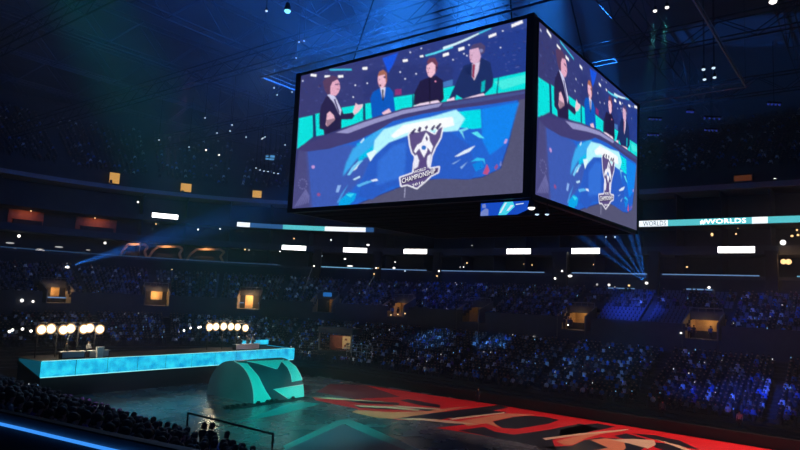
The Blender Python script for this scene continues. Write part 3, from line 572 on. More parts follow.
def screen_mesh(w, h):
    me = bpy.data.meshes.new('screen'); V = np.stack([u_.ravel()*w, np.zeros(u_.size), -v_.ravel()*h], 1); me.vertices.add(len(V)); me.vertices.foreach_set('co', V.ravel())
    i = np.arange(GV*(GU+1)).reshape(GV, GU+1)[:, :-1].ravel(); q = np.stack([i, i+GU+1, i+GU+2, i+1], 1).ravel()
    me.loops.add(len(q)); me.loops.foreach_set('vertex_index', q); me.polygons.add(len(i)); me.polygons.foreach_set('loop_start', np.arange(len(i))*4)
    me.update(calc_edges=True)
    ca = me.color_attributes.new('Col', 'FLOAT_COLOR', 'POINT'); ca.data.foreach_set('color', np.concatenate([colr, np.ones((len(colr), 1))], 1).astype(np.float32).ravel())
    return me
scr_m = vmat('screen_picture', True, es=1.05)
sme = screen_mesh(SW, SH); sme.materials.append(scr_m)
J = thing('jumbotron', 'huge hanging cube of screens showing four presenters at a blue desk', 'jumbotron', (X0, Y0, ZB))
mb = MB(); mb.box((LX/2+.25, LY/2+.25, 6), (LX-.5, LY-.5, 12)); cubeb = mat('cube_black_mesh', (.004, .004, .006, 1), .95, spec=.1); obj('housing', mb, cubeb, J)
mb = MB()
for x, y in ((.15, .15), (LX-.15, .15), (.15, LY-.15), (LX-.15, LY-.15)): mb.box((x, y, 6), (.5, .5, 12.1))
for z in (.1, 11.9): mb.box((LX/2, .15, z), (LX, .35, .3)); mb.box((.15, LY/2, z), (.35, LY, .3)); mb.box((LX/2, LY-.15, z), (LX, .35, .3)); mb.box((LX-.15, LY/2, z), (.35, LY, .3))
obj('frame', mb, steel, J)
# u runs left to right as seen from outside
a = obj('screen', sme, None, J) if False else bpy.data.objects.new('screen', sme); COL.objects.link(a) if a.name not in COL.objects else None
a.parent = J; a.location = (-.03, LY-.45, 11.78); a.rotation_euler = (0, 0, -pi/2); a['label'] = 'screen facing left, showing the desk and crest'
b = bpy.data.objects.new('screen', sme); COL.objects.link(b); b.parent = J; b.location = (.95-.1, -.03, 11.78); b['label'] = 'screen on the right hand side, seen at a steep angle'
# lettering on the crest, mapped with the same homography onto both screens
tmat = glow('crest_letter_white', (1, 1, 1, 1), 1.1)
def crest_text(txt, p0, dx, dy):
    vs, fs = text_mesh(txt); out = []
    for u, v in vs:
        x = p0[0]+u*dx[0]+v*dy[0]; y = p0[1]+u*dx[1]+v*dy[1]; h = HI@np.array([x, y, 1]); out.append((h[0]/h[2]*SW, -.03, -h[1]/h[2]*SH))
    return out, fs
for txt, p0, dx, dy in (('WORLD', (411.5, 176.3), (12.5, -4), (-.2, -3)), ('CHAMPIONSHIP', (400, 186), (33.5, -10.2), (-.5, -5)), ('2016', (410, 189.5), (11.5, -3.6), (0, -2.6))):
    tm = MB(); vs, fs = crest_text(txt, p0, dx, dy); tm.add(vs, fs); tme = tm.mesh('lettering', tmat)
    for par in (a, b): o = bpy.data.objects.new('lettering', tme); COL.objects.link(o); o.parent = par
# louvred underside, catwalk on top, cables
mb = MB()
for k in range(12): mb.box((1.5+k*1.75, LY/2, .0), (.25, LY-1, .12))
obj('underside_truss', mb, cubeb, J)
mb = MB()
for x, y in ((3, 3), (LX-3, 3), (3, LY-3), (LX-3, LY-3)): mb.tube((x, y, 12), (x*.5+LX/4, y*.5+LY/4, 34), .06)
obj('hoist_cable', mb, steel, J)
# small lower display under the cube
p1 = on_x(481, 203.5, 35.8); p2 = on_x(529, 200, 35.8); p3 = on_x(481, 216, 35.8)
wL = abs(p1.y-p2.y); hL = abs(p1.z-p3.z)
D = thing('lower_display', 'small screen hanging under the jumbotron, showing blue and cyan swirls', 'display', (35.8, p2.y, p3.z))
mb = MB(); mb.box((.25, wL/2, hL/2), (.4, wL+.3, hL+.2)); mb.tube((.25, wL*.2, hL), (.25, wL*.2, ZB-p3.z), .08); mb.tube((.25, wL*.8, hL), (.25, wL*.8, ZB-p3.z), .08); obj('housing', mb, blackm, D)
lw = [glow('low_blue', L3(25, 80, 205), .9), glow('low_cyan', L3(70, 215, 240), 1), glow('low_pale', L3(215, 235, 255), 1), glow('low_lilac', L3(130, 150, 225), .8)]
mb = MB()
def Q(pts, mi, k=0): mb.add([(-.01-k*.01, wL*(1-x), hL*y) for x, y in pts], [tuple(range(len(pts)))[::-1]], mi)
Q([(0, 0), (.78, 0), (1, .35), (1, 1), (0, 1)], 0); Q([(0, 0), (.17, 0), (.17, .5), (.1, .6), (0, .3)], 3, 1); Q([(.38, 0), (.55, 0), (.72, .6), (.68, 1), (.5, 1), (.42, .5)], 1, 1); Q([(.4, .15), (.44, .15), (.56, .95), (.52, .95)], 2, 2); Q([(.55, .3), (.6, .3), (.7, .7), (.64, .75)], 2, 2); Q([(.04, .6), (.12, .65), (.1, .95), (.03, .9)], 3, 2); Q([(.74, .72), (.9, .78), (.9, .84), (.74, .8)], 2, 2)
obj('display_face', mb, lw, D)
# moving-head lamps under the near corner
for px, py, lb in [(537, 214, 'small lamp with faint teal beam under the jumbotron corner, left of the pair'), (547, 214, 'small lamp with faint teal beam under the jumbotron corner, right of the pair'), (531.5, 207.5, 'white disc lamp right beside the lower display')]:
    p = on_z(px, py, 18.6); t = thing('stage_lamp', lb, 'stage lamp', p, 0, 'lamps under the jumbotron')
    r = .13 if px > 532 else .22
    mb = MB(); mb.tube((0, 0, 0), (0, 0, .3), r*1.1, 0, 10, r*.8); mb.tube((0, 0, .3), (0, 0, ZB-p.z-.1), .04); obj('lamp_body', mb, blackm, t)
    mb = MB(); mb.ball((0, 0, -.02), r, 0, 10, 6, (1, 1, .6)); obj('lens', mb, lampm[0] if px < 532 else lampm[2], t)

# ------------------------------------------------------------------ roof steel
def truss_part(mb, a, b, h, w, n):
    a, b = Vector(a), Vector(b); d = (b-a).normalized(); sd = Vector((-d.y, d.x, 0))*w/2; up_ = Vector((0, 0, h))
    ch = [(sd, 0), (-sd, 0), (sd, 1), (-sd, 1)]
    for s_, k in ch: mb.tube(a+s_+up_*k, b+s_+up_*k, .09, 0, 4)
    for i in range(n):
        p = a+(b-a)*(i/n); q = a+(b-a)*((i+1)/n)
        for s_ in (sd, -sd):
            mb.tube(p+s_+up_*(i % 2), q+s_+up_*((i+1) % 2), .055, 0, 4)
        mb.tube(p+sd, p-sd, .05, 0, 4)
TR = mat('roof_steel', (.03, .032, .04, 1), .6, .2, noise=.4)
for i in range(11):
    y = -22+i*14.5
    mb = MB(); truss_part(mb, (-25, y, 44), (128, y, 44), 4.5, 1.6, 34)
    tag(obj('roof_truss', mb, TR), 'long steel roof truss spanning the arena above the hanging cube', 'roof truss', 'roof trusses across the hall')
for i in range(7):
    x = -12+i*20
    mb = MB(); truss_part(mb, (x, -40, 40.5), (x, 135 if i < 5 else 112, 40.5), 2.2, 1.2, 50)
    tag(obj('catwalk_truss', mb, TR), 'lower steel catwalk truss running lengthways under the roof', 'roof truss', 'catwalk trusses lengthways')
# lighting rig rectangle round the cube
rg = thing('lighting_rig', 'thin rectangular truss hanging around the top of the jumbotron', 'lighting rig', (0, 0, 0))
xa, xb, ya, yb, zr = 37.9, 63.0, 9.3, 47.4, 33.5
for a_, b_ in (((xa, ya), (xa, yb)), ((xb, ya), (xb, yb)), ((xa, ya), (xb, ya)), ((xa, yb), (xb, yb))):
    mb = MB(); mb.tube((*a_, zr), (*b_, zr), .09, 0, 6); mb.tube((*a_, zr+.45), (*b_, zr+.45), .03, 0, 4)
    for k in range(21):
        q0 = Vector((*a_, zr)).lerp(Vector((*b_, zr)), k/20); mb.tube(q0, q0+Vector((0, 0, .45)), .02, 0, 4)
    obj('truss_beam', mb, truss_m, rg)
mb = MB()
for x in (xa, xb):
    for y in (ya, yb): mb.tube((x, y, zr), (x, y, 44), .015, 0, 4)
obj('hoist_cable', mb, steel, rg)
# lamps in the roof
def rig_lamp(px, py, z, r, m, lb, grp, drop=None):
    p = on_z(px, py, z); t = thing('roof_lamp', lb, 'roof lamp', p, 0, grp)
    mb = MB(); mb.tube((0, 0, .05), (0, 0, r*2.4), r*1.2, 0, 8, r*.7); mb.tube((0, 0, r*2.4), (0, 0, 40.6-z if z < 40 else 3), .03, 0, 4); obj('lamp_body', mb, steel, t)
    mb = MB(); mb.ball((0, 0, 0), r, 0, 8, 6, (1, 1, .7)); obj('lens', mb, m, t); return p
cy_l = glow('lamp_cyan', L3(120, 215, 255), 2)
RG = 'lamps hung from the roof'
rig_lamp(287.5, 11, 38, .3, cy_l, 'bright cyan lamp in the blue haze near the top left', None)
rig_lamp(266.5, 11, 38, .12, lampm[2], 'small pale lamp left of the bright cyan one', None)
tb = []
for px, py, lb in ((655, 11, 'white roof lamp with teal beam, lower of the pair at top right'), (667, 7.5, 'white roof lamp with teal beam, upper of the pair at top right')): tb.append(rig_lamp(px, py, 36, .15, lampm[0], lb, None))
for px, py in ((703.5, 69.5), (713.5, 68), (704.5, 79.5), (714.5, 77.5)): rig_lamp(px, py, 33, .15, lampm[2], 'small pale lamp in the cluster of four beside the rig corner', 'four lamps near the rig corner')
rig_lamp(773, 1.5, 38, .3, lampm[0], 'white lamp at the top edge near the right corner', None)
for px, py, z in ((205, 118, 33), (230, 131, 33), (232, 125, 33), (262, 139, 33), (285, 145, 33), (263, 138, 33), (217, 133, 33), (246, 137, 33), (265, 137, 33), (277, 95, 36), (299, 42, 36), (304, 41, 36), (296, 58, 36), (274, 88, 36), (280, 85, 36), (292, 92, 36), (189, 147, 32), (159, 140, 32), (256, 168, 31), (260, 170, 31), (264, 171, 31), (268, 171.5, 31), (274, 173, 31), (278, 173.5, 31)):
    rig_lamp(px, py, z+1, .1 if z > 31 else .12, lampm[2], 'tiny pale lamp hung in the dark steelwork at upper left', 'tiny lamps in the steelwork at upper left')
bl_m = glow('faint_blue_lamp', L3(50, 70, 200), .35)
for px, py, w in ((774, 104, 1.4), (655, 119, 1.5), (653, 134.5, 1.5), (712, 118, 2), (711, 130, 1.6), (690, 111.5, .8)):
    p = on_z(px, py, 34); t = thing('blue_fixture', 'faint blue glowing fixture hanging in the dark at upper right', 'stage lamp', p, YAW+pi/2, 'faint blue fixtures at upper right')
    mb = MB(); mb.box((0, 0, .12), (w, .3, .18)); mb.tube((0, 0, .2), (0, 0, 6.6), .025, 0, 4); obj('lamp_body', mb, steel, t)
    mb = MB()
    for k in range(4): mb.ball((-w*.4+k*w*.27, 0, -.05), .13, 0, 6, 4)
    obj('lens', mb, bl_m, t)
# far small display high left
p = on_o(270, 157.5, 30); t = thing('hanging_display', 'small pale blue hanging display left of the jumbotron', 'display', p, math.atan2(p.y, p.x))
mb = MB(); mb.box((.1, 0, 0), (.2, 2.2, 1.5)); mb.tube((.1, 0, .7), (.1, 0, 6), .05); obj('housing', mb, blackm, t)
mb = MB(); mb.box((-.03, -.5, .25), (.04, .95, .5)); mb.box((-.03, .55, .2), (.04, .8, .3)); mb.box((-.03, 0, -.35), (.04, 1.8, .35)); obj('display_face', mb, glow('pale_blue_display', L3(90, 165, 225), .8), t)

# ------------------------------------------------------------------ raised stage
stage = thing('raised_stage', 'long raised stage with glowing cyan fascia at the far end of the floor', 'stage', (31, 72, 0))
ZD0, ZD1 = 2.35, 4.1
mb = MB(); mb.box((18.3, 3.3, 3.55), (36.4, 6.4, .9)); obj('deck', mb, blackm, stage)
mb = MB(); mb.box((18.3, 3.6, 1.55), (36.0, 6.0, 3.1)); obj('skirt', mb, mat('black_drape', (.01, .01, .012, 1), .9), stage)
def led_mat():
    m = bpy.data.materials.new('led_fascia'); m.use_nodes = True; nt = m.node_tree; b = nt.nodes['Principled BSDF']
    tc = nt.nodes.new('ShaderNodeTexCoord'); n = nt.nodes.new('ShaderNodeTexNoise'); n.inputs['Scale'].default_value = .9; n.inputs['Detail'].default_value = 3
    nt.links.new(tc.outputs['Object'], n.inputs['Vector']); cr = nt.nodes.new('ShaderNodeValToRGB')
    cr.color_ramp.elements[0].color = L3(0, 140, 200); cr.color_ramp.elements[0].position = .3; cr.color_ramp.elements[1].color = L3(45, 212, 240); cr.color_ramp.elements[1].position = .7
    nt.links.new(n.outputs['Fac'], cr.inputs[0]); nt.links.new(cr.outputs[0], b.inputs['Emission Color']); b.inputs['Emission Strength'].default_value = 1.2; b.inputs['Base Color'].default_value = (.02, .02, .02, 1)
    return m
ledm = led_mat(); edge_m = glow('fascia_edge_line', L3(150, 250, 250), 1.1)
xs = [on_y(px, 368, 72).x-31 for px in (40, 75.5, 107, 137, 165, 191, 214, 235, 256, 276, 293.2)]
for i in range(len(xs)-1):
    a_, b_ = xs[i]+.05, xs[i+1]-.05
    mb = MB(); mb.box(((a_+b_)/2, -.05, (ZD0+ZD1)/2), (b_-a_, .1, ZD1-ZD0-.1)); obj('fascia_panel', mb, ledm, stage)
mb = MB(); mb.box((18.3, -.08, ZD0), (36.6, .12, .07)); mb.box((18.3, -.08, ZD1), (36.6, .12, .04)); obj('edge_light', mb, edge_m, stage)
# left return and right end of the pen
q_ = on_y(19, 358.5, 75)-Vector((31, 72, 0)); mb = MB(); mb.add([(0, 0, ZD0), (q_.x, 3, q_.z-.2), (q_.x, 3, q_.z), (0, 0, ZD1), (.08, .1, ZD0), (q_.x+.1, 3.1, q_.z-.2), (q_.x+.1, 3.1, q_.z), (.08, .1, ZD1)], [(0, 1, 2, 3)[::-1], (4, 5, 6, 7), (3, 2, 6, 7), (0, 4, 5, 1), (1, 5, 6, 2), (0, 3, 7, 4)]); obj('return_panel', mb, glow('fascia_teal_dim', L3(10, 120, 150), .3), stage)
mb = MB(); mb.box((34, 5.9, 4.55), (5.2, .1, .7)); obj('rear_panel', mb, ledm, stage)
mb = MB(); mb.box((36.55, 3.1, (ZD0+ZD1)/2), (.1, 6.0, ZD1-ZD0-.1)); obj('end_panel', mb, ledm, stage)

# half-cylinder prop in front of the stage
HX0, HX1, HY, HR = 47.4, 55.2, 60.75, 4.35
hc = thing('projection_tunnel', 'half-cylinder stage prop with glowing teal bands in front of the stage', 'stage prop', (HX0, HY, 0))
hm = mat('tunnel_shell', (.04, .11, .13, 1), .45, noise=.4, nscale=.4)
def halfcyl(mb, r, x0, x1, a0=0, a1=pi, n=40, mi=0):
    vs = []
    for x in (x0, x1):
        for k in range(n+1): a = a0+(a1-a0)*k/n; vs.append((x, -r*math.cos(a), r*math.sin(a)))
    mb.add(vs, [(k, n+1+k, n+2+k, k+1) for k in range(n)], mi)
mb = MB(); halfcyl(mb, HR, 0, HX1-HX0); n = 40
for x in (0, HX1-HX0): mb.add([(x, -HR*math.cos(pi*k/n), HR*math.sin(pi*k/n)) for k in range(n+1)], [tuple(range(n+1)) if x == 0 else tuple(range(n, -1, -1))])
obj('shell', mb, hm, hc)
teal_p = mat('tunnel_teal_projection', (.1, .75, .68, 1), .4, emit=L3(20, 190, 175), es=.3, noise=.25, nscale=.5); edge_p = mat('tunnel_edge_line', (.75, .95, .9, 1), .4)  # projected teal light painted as colour with a weak glow
def on_cyl(px, py, r=HR+.02):
    d = ray(px, py).normalized(); oy, oz = EYE.y-HY, EYE.z; A_ = d.y**2+d.z**2; B_ = 2*(oy*d.y+oz*d.z); C_ = oy*oy+oz*oz-r*r; D_ = B_*B_-4*A_*C_
    t = (-B_-math.sqrt(max(D_, 0)))/(2*A_); p = EYE+d*t; return p-Vector((HX0, HY, 0))
def cylpatch(name, left, right, m, edge=True):
    """left/right: two traced boundary polylines with the same number of points"""
    n = 14; mb = MB(); rows = []
    def interp(pl, t):
        k = t*(len(pl)-1); i = min(int(k), len(pl)-2); f_ = k-i; return (pl[i][0]+(pl[i+1][0]-pl[i][0])*f_, pl[i][1]+(pl[i+1][1]-pl[i][1])*f_)
    for j in range(n+1):
        a_ = interp(left, j/n); b_ = interp(right, j/n); row = []
        for k in range(9):
            p = on_cyl(a_[0]+(b_[0]-a_[0])*k/8, a_[1]+(b_[1]-a_[1])*k/8); p.x = max(.02, min(HX1-HX0-.02, p.x)); ang = math.atan2(max(p.z, .01), -p.y); rr_ = HR+.03
            row.append((p.x, -rr_*math.cos(ang), rr_*math.sin(ang)))
        rows.append(row)
    vs = [v for r in rows for v in r]; mb.add(vs, [(j*9+k, j*9+k+1, (j+1)*9+k+1, (j+1)*9+k) for j in range(n) for k in range(8)])
    o = obj(name, mb, m, hc)
    if edge:
        e = MB(); e.path([Vector(r[0])*1.0 for r in rows], .05, 0, 4); e.path([Vector(r[-1]) for r in rows], .05, 0, 4); obj('edge_line', e, edge_p, o)
cylpatch('teal_band', [(231, 361.6), (240, 376), (248, 392), (254, 404)], [(247, 363.5), (258, 376), (265, 390), (273, 402.5)], teal_p)
cylpatch('teal_band', [(281, 360.5), (288, 368), (291, 375), (292, 382)], [(288, 360.5), (296, 367), (300, 374), (302.5, 380)], teal_p)
cylpatch('teal_wedge', [(247, 361.3), (258, 363.5), (268, 366.5), (276, 369)], [(284, 359.6), (281, 362), (279, 366), (277, 369)], teal_p)
cylpatch('teal_wedge', [(273.5, 389.5), (290, 386.5), (304, 384.5)], [(275, 390), (290, 400), (306, 398)], teal_p)
mb = MB()
for px in (217, 223, 229, 237, 254, 265, 269, 275, 295): p = on_z(px, 407-(px-215)*.085, 0)-Vector((HX0, HY, 0)); mb.box((p.x, -HR-.5, .12), (.5, .35, .24)); mb.box((p.x, -HR-.5, .3), (.3, .25, .16))
obj('footlight', mb, blackm, hc)
mb = MB(); mb.box((3.9-1.9, -HR-.3, .04), (11.8, 1.6, .08)); obj('base_plinth', mb, blackm, hc)

# blinder rigs over the stage desks
blm = glow('blinder_warm_white', (1, .85, .5, 1), 3)
halo_m = glow('lamp_halo_amber', (1, .5, .16, 1), .45)  # amber halo of the lamps, painted as a glowing disc
def blinder_rig(x0, x1, lamps, dims, posts, z, lb):
    cx = (x0+x1)/2; t = thing('lamp_rig', lb, 'lamp rig', (cx, 76, 4.0), 0, 'banks of stage lamps')
    mb = MB()
    for px in posts: x = on_y(px, 345, 76).x-cx; mb.tube((x, 0, -.1), (x, 0, z-4+.3), .07)
    mb.tube((x0-cx, 0, z-4+.35), (x1-cx, 0, z-4+.35), .08); mb.tube((x0-cx, 0, z-4+.75), (x1-cx, 0, z-4+.75), .05); obj('support_frame', mb, steel, t)
    for px, py, r, m in [(*l, .46, blm) for l in lamps]+[(*l, .16, lampm[0]) for l in dims]:
        p = on_y(px, py, 75.8)-Vector((cx, 76, 4)); mb = MB(); mb.ball(p, r, 0, 12, 8, (1, .7, 1)); lp = obj('lamp', mb, m, t)
        mb = MB(); mb.tube(p+Vector((0, .1, 0)), p+Vector((0, .5, 0)), r*1.05, 0, 10, r*.7); obj('lamp_body', mb, steel, lp)
        if m is blm: mb = MB(); mb.tube(p+Vector((0, .02, 0)), p+Vector((0, .12, 0)), r*1.35, 0, 14, r*1.1); obj('halo_disc', mb, halo_m, lp)
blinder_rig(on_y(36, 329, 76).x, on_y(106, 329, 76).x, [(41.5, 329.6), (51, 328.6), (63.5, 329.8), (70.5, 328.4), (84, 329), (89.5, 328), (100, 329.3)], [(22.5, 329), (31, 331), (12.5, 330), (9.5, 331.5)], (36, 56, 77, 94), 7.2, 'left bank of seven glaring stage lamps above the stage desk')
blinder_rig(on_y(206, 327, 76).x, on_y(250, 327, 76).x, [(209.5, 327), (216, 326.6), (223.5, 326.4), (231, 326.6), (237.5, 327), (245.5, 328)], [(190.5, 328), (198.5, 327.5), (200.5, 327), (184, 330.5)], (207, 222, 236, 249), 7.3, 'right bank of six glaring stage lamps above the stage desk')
for x in (33.5, 36, 38.5): light('POINT', (x, 75.0, 7.1), 300, (1, .82, .55), size=.35, name='blinder')
for x in (55.5, 58, 61): light('POINT', (x, 75.0, 7.1), 300, (1, .82, .55), size=.35, name='blinder')

# ------------------------------------------------------------------ people
skin = mat('skin', (.45, .27, .19, 1), .6); hairm = mat('hair', (.02, .015, .012, 1), .7); trous = mat('trousers', (.015, .018, .03, 1), .8)
cloth = [mat('shirt_black', (.012, .012, .016, 1), .85), mat('shirt_navy', (.02, .03, .08, 1), .85), mat('shirt_grey', (.16, .17, .18, 1), .85), mat('shirt_white', (.6, .6, .6, 1), .85), mat('shirt_blue', (.05, .15, .4, 1), .85), mat('shirt_maroon', (.12, .02, .03, 1), .85), mat('shirt_green', (.35, .6, .05, 1), .85), mat('shirt_purple', (.15, .06, .35, 1), .85)]
def body_mesh(pose, shirt, trous=trous, lod=1):
    """one continuous skinned body; +x is the way the person faces. Returns the body mesh; hair is its own mesh"""
    st_ = pose in ('stand', 'stand_phone')
    hz = .93 if st_ else .46
    J_ = {'pel': (0, 0, hz), 'bel': (-.02, 0, hz+.22), 'chest': (-.01, 0, hz+.42), 'neck': (.0, 0, hz+.56), 'jaw': (.03, 0, hz+.63), 'head': (.025, 0, hz+.74), 'top': (.01, 0, hz+.81)}
    rad = {'pel': .16, 'bel': .145, 'chest': .165, 'neck': .062, 'jaw': .075, 'head': .1, 'top': .07}
    E_ = [('pel', 'bel'), ('bel', 'chest'), ('chest', 'neck'), ('neck', 'jaw'), ('jaw', 'head'), ('head', 'top')]
    for s_, n_ in ((1, 'l'), (-1, 'r')):
        J_['hip'+n_] = (.02, .1*s_, hz-.03); rad['hip'+n_] = .105
        if st_: J_['kn'+n_] = (.03, .12*s_, .5); J_['an'+n_] = (0, .13*s_, .09); J_['to'+n_] = (.17, .15*s_, .045)
        else: J_['kn'+n_] = (.46, .12*s_, hz+.0); J_['an'+n_] = (.44, .13*s_, .1); J_['to'+n_] = (.6, .14*s_, .05)
        rad['kn'+n_] = .072; rad['an'+n_] = .045; rad['to'+n_] = .04
        J_['sh'+n_] = (-.01, .2*s_, hz+.48); rad['sh'+n_] = .075
        if pose.endswith('phone') and s_ == 1: J_['el'+n_] = (.22, .24*s_, hz+.35); J_['wr'+n_] = (.38, .14, hz+.6); J_['ha'+n_] = (.41, .12, hz+.69)
        elif st_: J_['el'+n_] = (-.02, .27*s_, hz+.2); J_['wr'+n_] = (.08, .27*s_, hz-.04); J_['ha'+n_] = (.11, .26*s_, hz-.12)
        elif pose == 'clap': J_['el'+n_] = (.14, .26*s_, hz+.24); J_['wr'+n_] = (.34, .08*s_, hz+.36); J_['ha'+n_] = (.4, .03*s_, hz+.42)
        else: J_['el'+n_] = (.08, .27*s_, hz+.21); J_['wr'+n_] = (.28, .16*s_, hz+.13); J_['ha'+n_] = (.36, .13*s_, hz+.11)
        rad['el'+n_] = .05; rad['wr'+n_] = .032; rad['ha'+n_] = .042
        E_ += [('pel', 'hip'+n_), ('hip'+n_, 'kn'+n_), ('kn'+n_, 'an'+n_), ('an'+n_, 'to'+n_), ('chest', 'sh'+n_), ('sh'+n_, 'el'+n_), ('el'+n_, 'wr'+n_), ('wr'+n_, 'ha'+n_)]
    ks = list(J_); me = bpy.data.meshes.new('b'); me.from_pydata([J_[k] for k in ks], [(ks.index(a_), ks.index(b_)) for a_, b_ in E_], []); o = bpy.data.objects.new('b', me); COL.objects.link(o)
    sk = o.modifiers.new('s', 'SKIN')
    for i, k in enumerate(ks):
        me.skin_vertices[0].data[i].radius = (rad[k], rad[k]*(1.0 if k[:2] not in ('ch', 'be', 'pe') else .78)); me.skin_vertices[0].data[i].use_root = (k == 'pel')
    sb_ = o.modifiers.new('u', 'SUBSURF'); sb_.levels = lod
    dg = bpy.context.evaluated_depsgraph_get(); m2 = bpy.data.meshes.new_from_object(o.evaluated_get(dg)); bpy.data.objects.remove(o)
    m2.materials.clear()
    for m in (shirt, skin, trous, hairm): m2.materials.append(m)
    idx = []
    for p in m2.polygons:
        c = p.center
        mi = 0
        if c.z > hz+.575: mi = 1
        elif c.z < hz+.02 or (not st_ and c.x > .1 and c.z < hz+.075 and c.z < .56): mi = 2
        for n_ in 'lr':
            h = Vector(J_['ha'+n_]); w = Vector(J_['wr'+n_])
            if (c-h).length < .085 or (c-w).length < .05: mi = 1
        idx.append(mi)
    m2.polygons.foreach_set('material_index', idx); m2.polygons.foreach_set('use_smooth', [True]*len(idx))
    hm_ = MB(); hm_.ball((0, 0, hz+.775), .125, 0, 10, 6, (1, .88, .95)); hm_.box((-.06, 0, hz+.7), (.1, .17, .14), 0, 0, .9)
    hme = hm_.mesh('hair', hairm); hme.polygons.foreach_set('use_smooth', [True]*len(hme.polygons))
    return m2, hme
POS = ('sit', 'clap', 'sit_phone', 'stand', 'stand_phone')
BM = {}
def bodies(pose, ci):
    if (pose, 0) not in BM:
        m0, h0 = body_mesh(pose, cloth[0]); BM[(pose, 0)] = m0; BM[pose] = h0
    if (pose, ci) not in BM:
        m = BM[(pose, 0)].copy(); m.materials[0] = cloth[ci]; BM[(pose, ci)] = m
    return BM[(pose, ci)], BM[pose]
def person(name, pose, ci, loc, face, label, group=None, hair=True, sc_=1.0):
    bmn, hmn = bodies(pose, ci); o = bpy.data.objects.new(name, bmn); COL.objects.link(o); o.location = loc; o.rotation_euler.z = face; o.scale = (sc_,)*3
    tag(o, label, 'person', group)
    if hair: h = bpy.data.objects.new('hair', hmn); COL.objects.link(h); h.parent = o
    return o

# near stand: straight, along y, boards at x = 28, camera sits behind its top wall
NX0, ND, NRI, NN, NZ = 16.4, .88, .29, 12, 5.75
nb = MB(); pr = [(16.6, 0), (16.6, 5.6)]
for k in range(NN): pr += [(NX0-k*ND, NZ+k*NRI), (NX0-(k+1)*ND, NZ+k*NRI)]
vs = [(x, y, z) for y in (-10, 110) for x, z in pr]; n = len(pr); nb.add(vs, [(k, n+k, n+k+1, k+1) for k in range(n-1)]); obj('floor_near_stand', nb, concrete, kind='structure')

# aisle seat template
def seat_mesh():
    mb = MB(); mb.box((0, 0, .43), (.42, .44, .07), 0); mb.box((-.24, 0, .68), (.07, .44, .46), 0, 0, .9); mb.box((-.05, .25, .3), (.3, .04, .6), 1); mb.box((-.05, -.25, .3), (.3, .04, .6), 1); return mb
seat_me = seat_mesh().mesh('arena_seat', [seat_m, steel])

near = 0
NL_ = 'spectator in dark clothes seated in the near stand below the camera'
NG = 'dark-clad spectators in the near stand'
cols_lab = {0: 'black', 1: 'navy', 2: 'grey', 4: 'blue', 5: 'maroon', 7: 'purple'}
spots = []
for k in range(NN-1):
    x = NX0-(k+.55)*ND; z = NZ+k*NRI
    y = 5.0
    while y < 52:
        y += R.uniform(.52, .62)
        v = Vector((x, y, z+1.1))-EYE; d = v.dot(Fw); px = 400+FPX*v.dot(Rr)/d; py = 225-FPX*v.dot(Ur)/d
        if -6 < px < 300 and py < 462 and py > 350 and (py < 428+.236*px) and abs((y % 9.2)-4.6) > .45 and R.random() < .92: spots.append((d, x, y, z, px, py))
spots.sort()
print('near spots', len(spots)); ind = spots[:262]; rest_near = spots[262:]
for d, x, y, z, px, py in ind:
    ci = R.choices([0, 1, 2, 4, 5, 7], [45, 20, 14, 9, 7, 5])[0]; pose = R.choices(POS[:3], [70, 18, 12])[0]
    pl = {'sit': 'sitting with hands in lap', 'clap': 'sitting with hands together', 'sit_phone': 'sitting and holding up one hand'}[pose]
    person('spectator', pose, ci, (x, y, z), R.uniform(-.35, .35), 'spectator in %s top %s in the near stand' % (cols_lab[ci], pl), 'near stand spectators in %s, %s' % (cols_lab[ci], pl), sc_=R.uniform(.93, 1.07))
# distinctive people
def on_near(px, py, h):
    """point where the sight line is h metres above the near tier"""
    d = ray(px, py); best = None
    for k in range(NN):
        x = NX0-(k+.5)*ND; p = on_x(px, py, x); e = abs(p.z-h-(NZ+k*NRI))
        if best is None or e < best[0]: best = (e, Vector((x, p.y, NZ+k*NRI)))
    return best[1]
person('person', 'sit_phone', 6, on_near(179, 430, 1.15), .2, 'person in a yellow-green shirt sitting in the near stand')
person('person', 'stand_phone', 0, (16.1, on_x(205, 418, 16.1).y, NZ-.1), .3, 'standing person in black holding up a phone, left of the near railing')
person('person', 'stand', 0, (16.0, on_x(213, 418, 16.0).y, NZ), .0, 'standing person in black close beside the one holding up a phone')
person('person', 'stand', 0, (16.1, on_x(228, 425, 16.1).y, NZ-.2), .4, 'lone dark figure standing in front of the near railing')
# railing of the near platform
rl = MB(); pA = Vector((16.5, on_x(188, 413, 16.5).y, on_x(188, 413, 16.5).z)); pB = Vector((16.5, on_x(273, 434, 16.5).y, on_x(273, 434, 16.5).z))
rail = thing('near_railing', 'thin black pipe railing standing at the front of the near stand', 'railing', (16.5, pB.y, NZ))
for nm, a_, b_ in (('top_rail', pA, pB), ('post', pA, Vector((16.5, pA.y, NZ))), ('post', pB, Vector((16.5, pB.y, NZ)))):
    m = MB(); m.tube(a_-Vector((16.5, pB.y, NZ)), b_-Vector((16.5, pB.y, NZ)), .045); obj(nm, m, steel, rail)
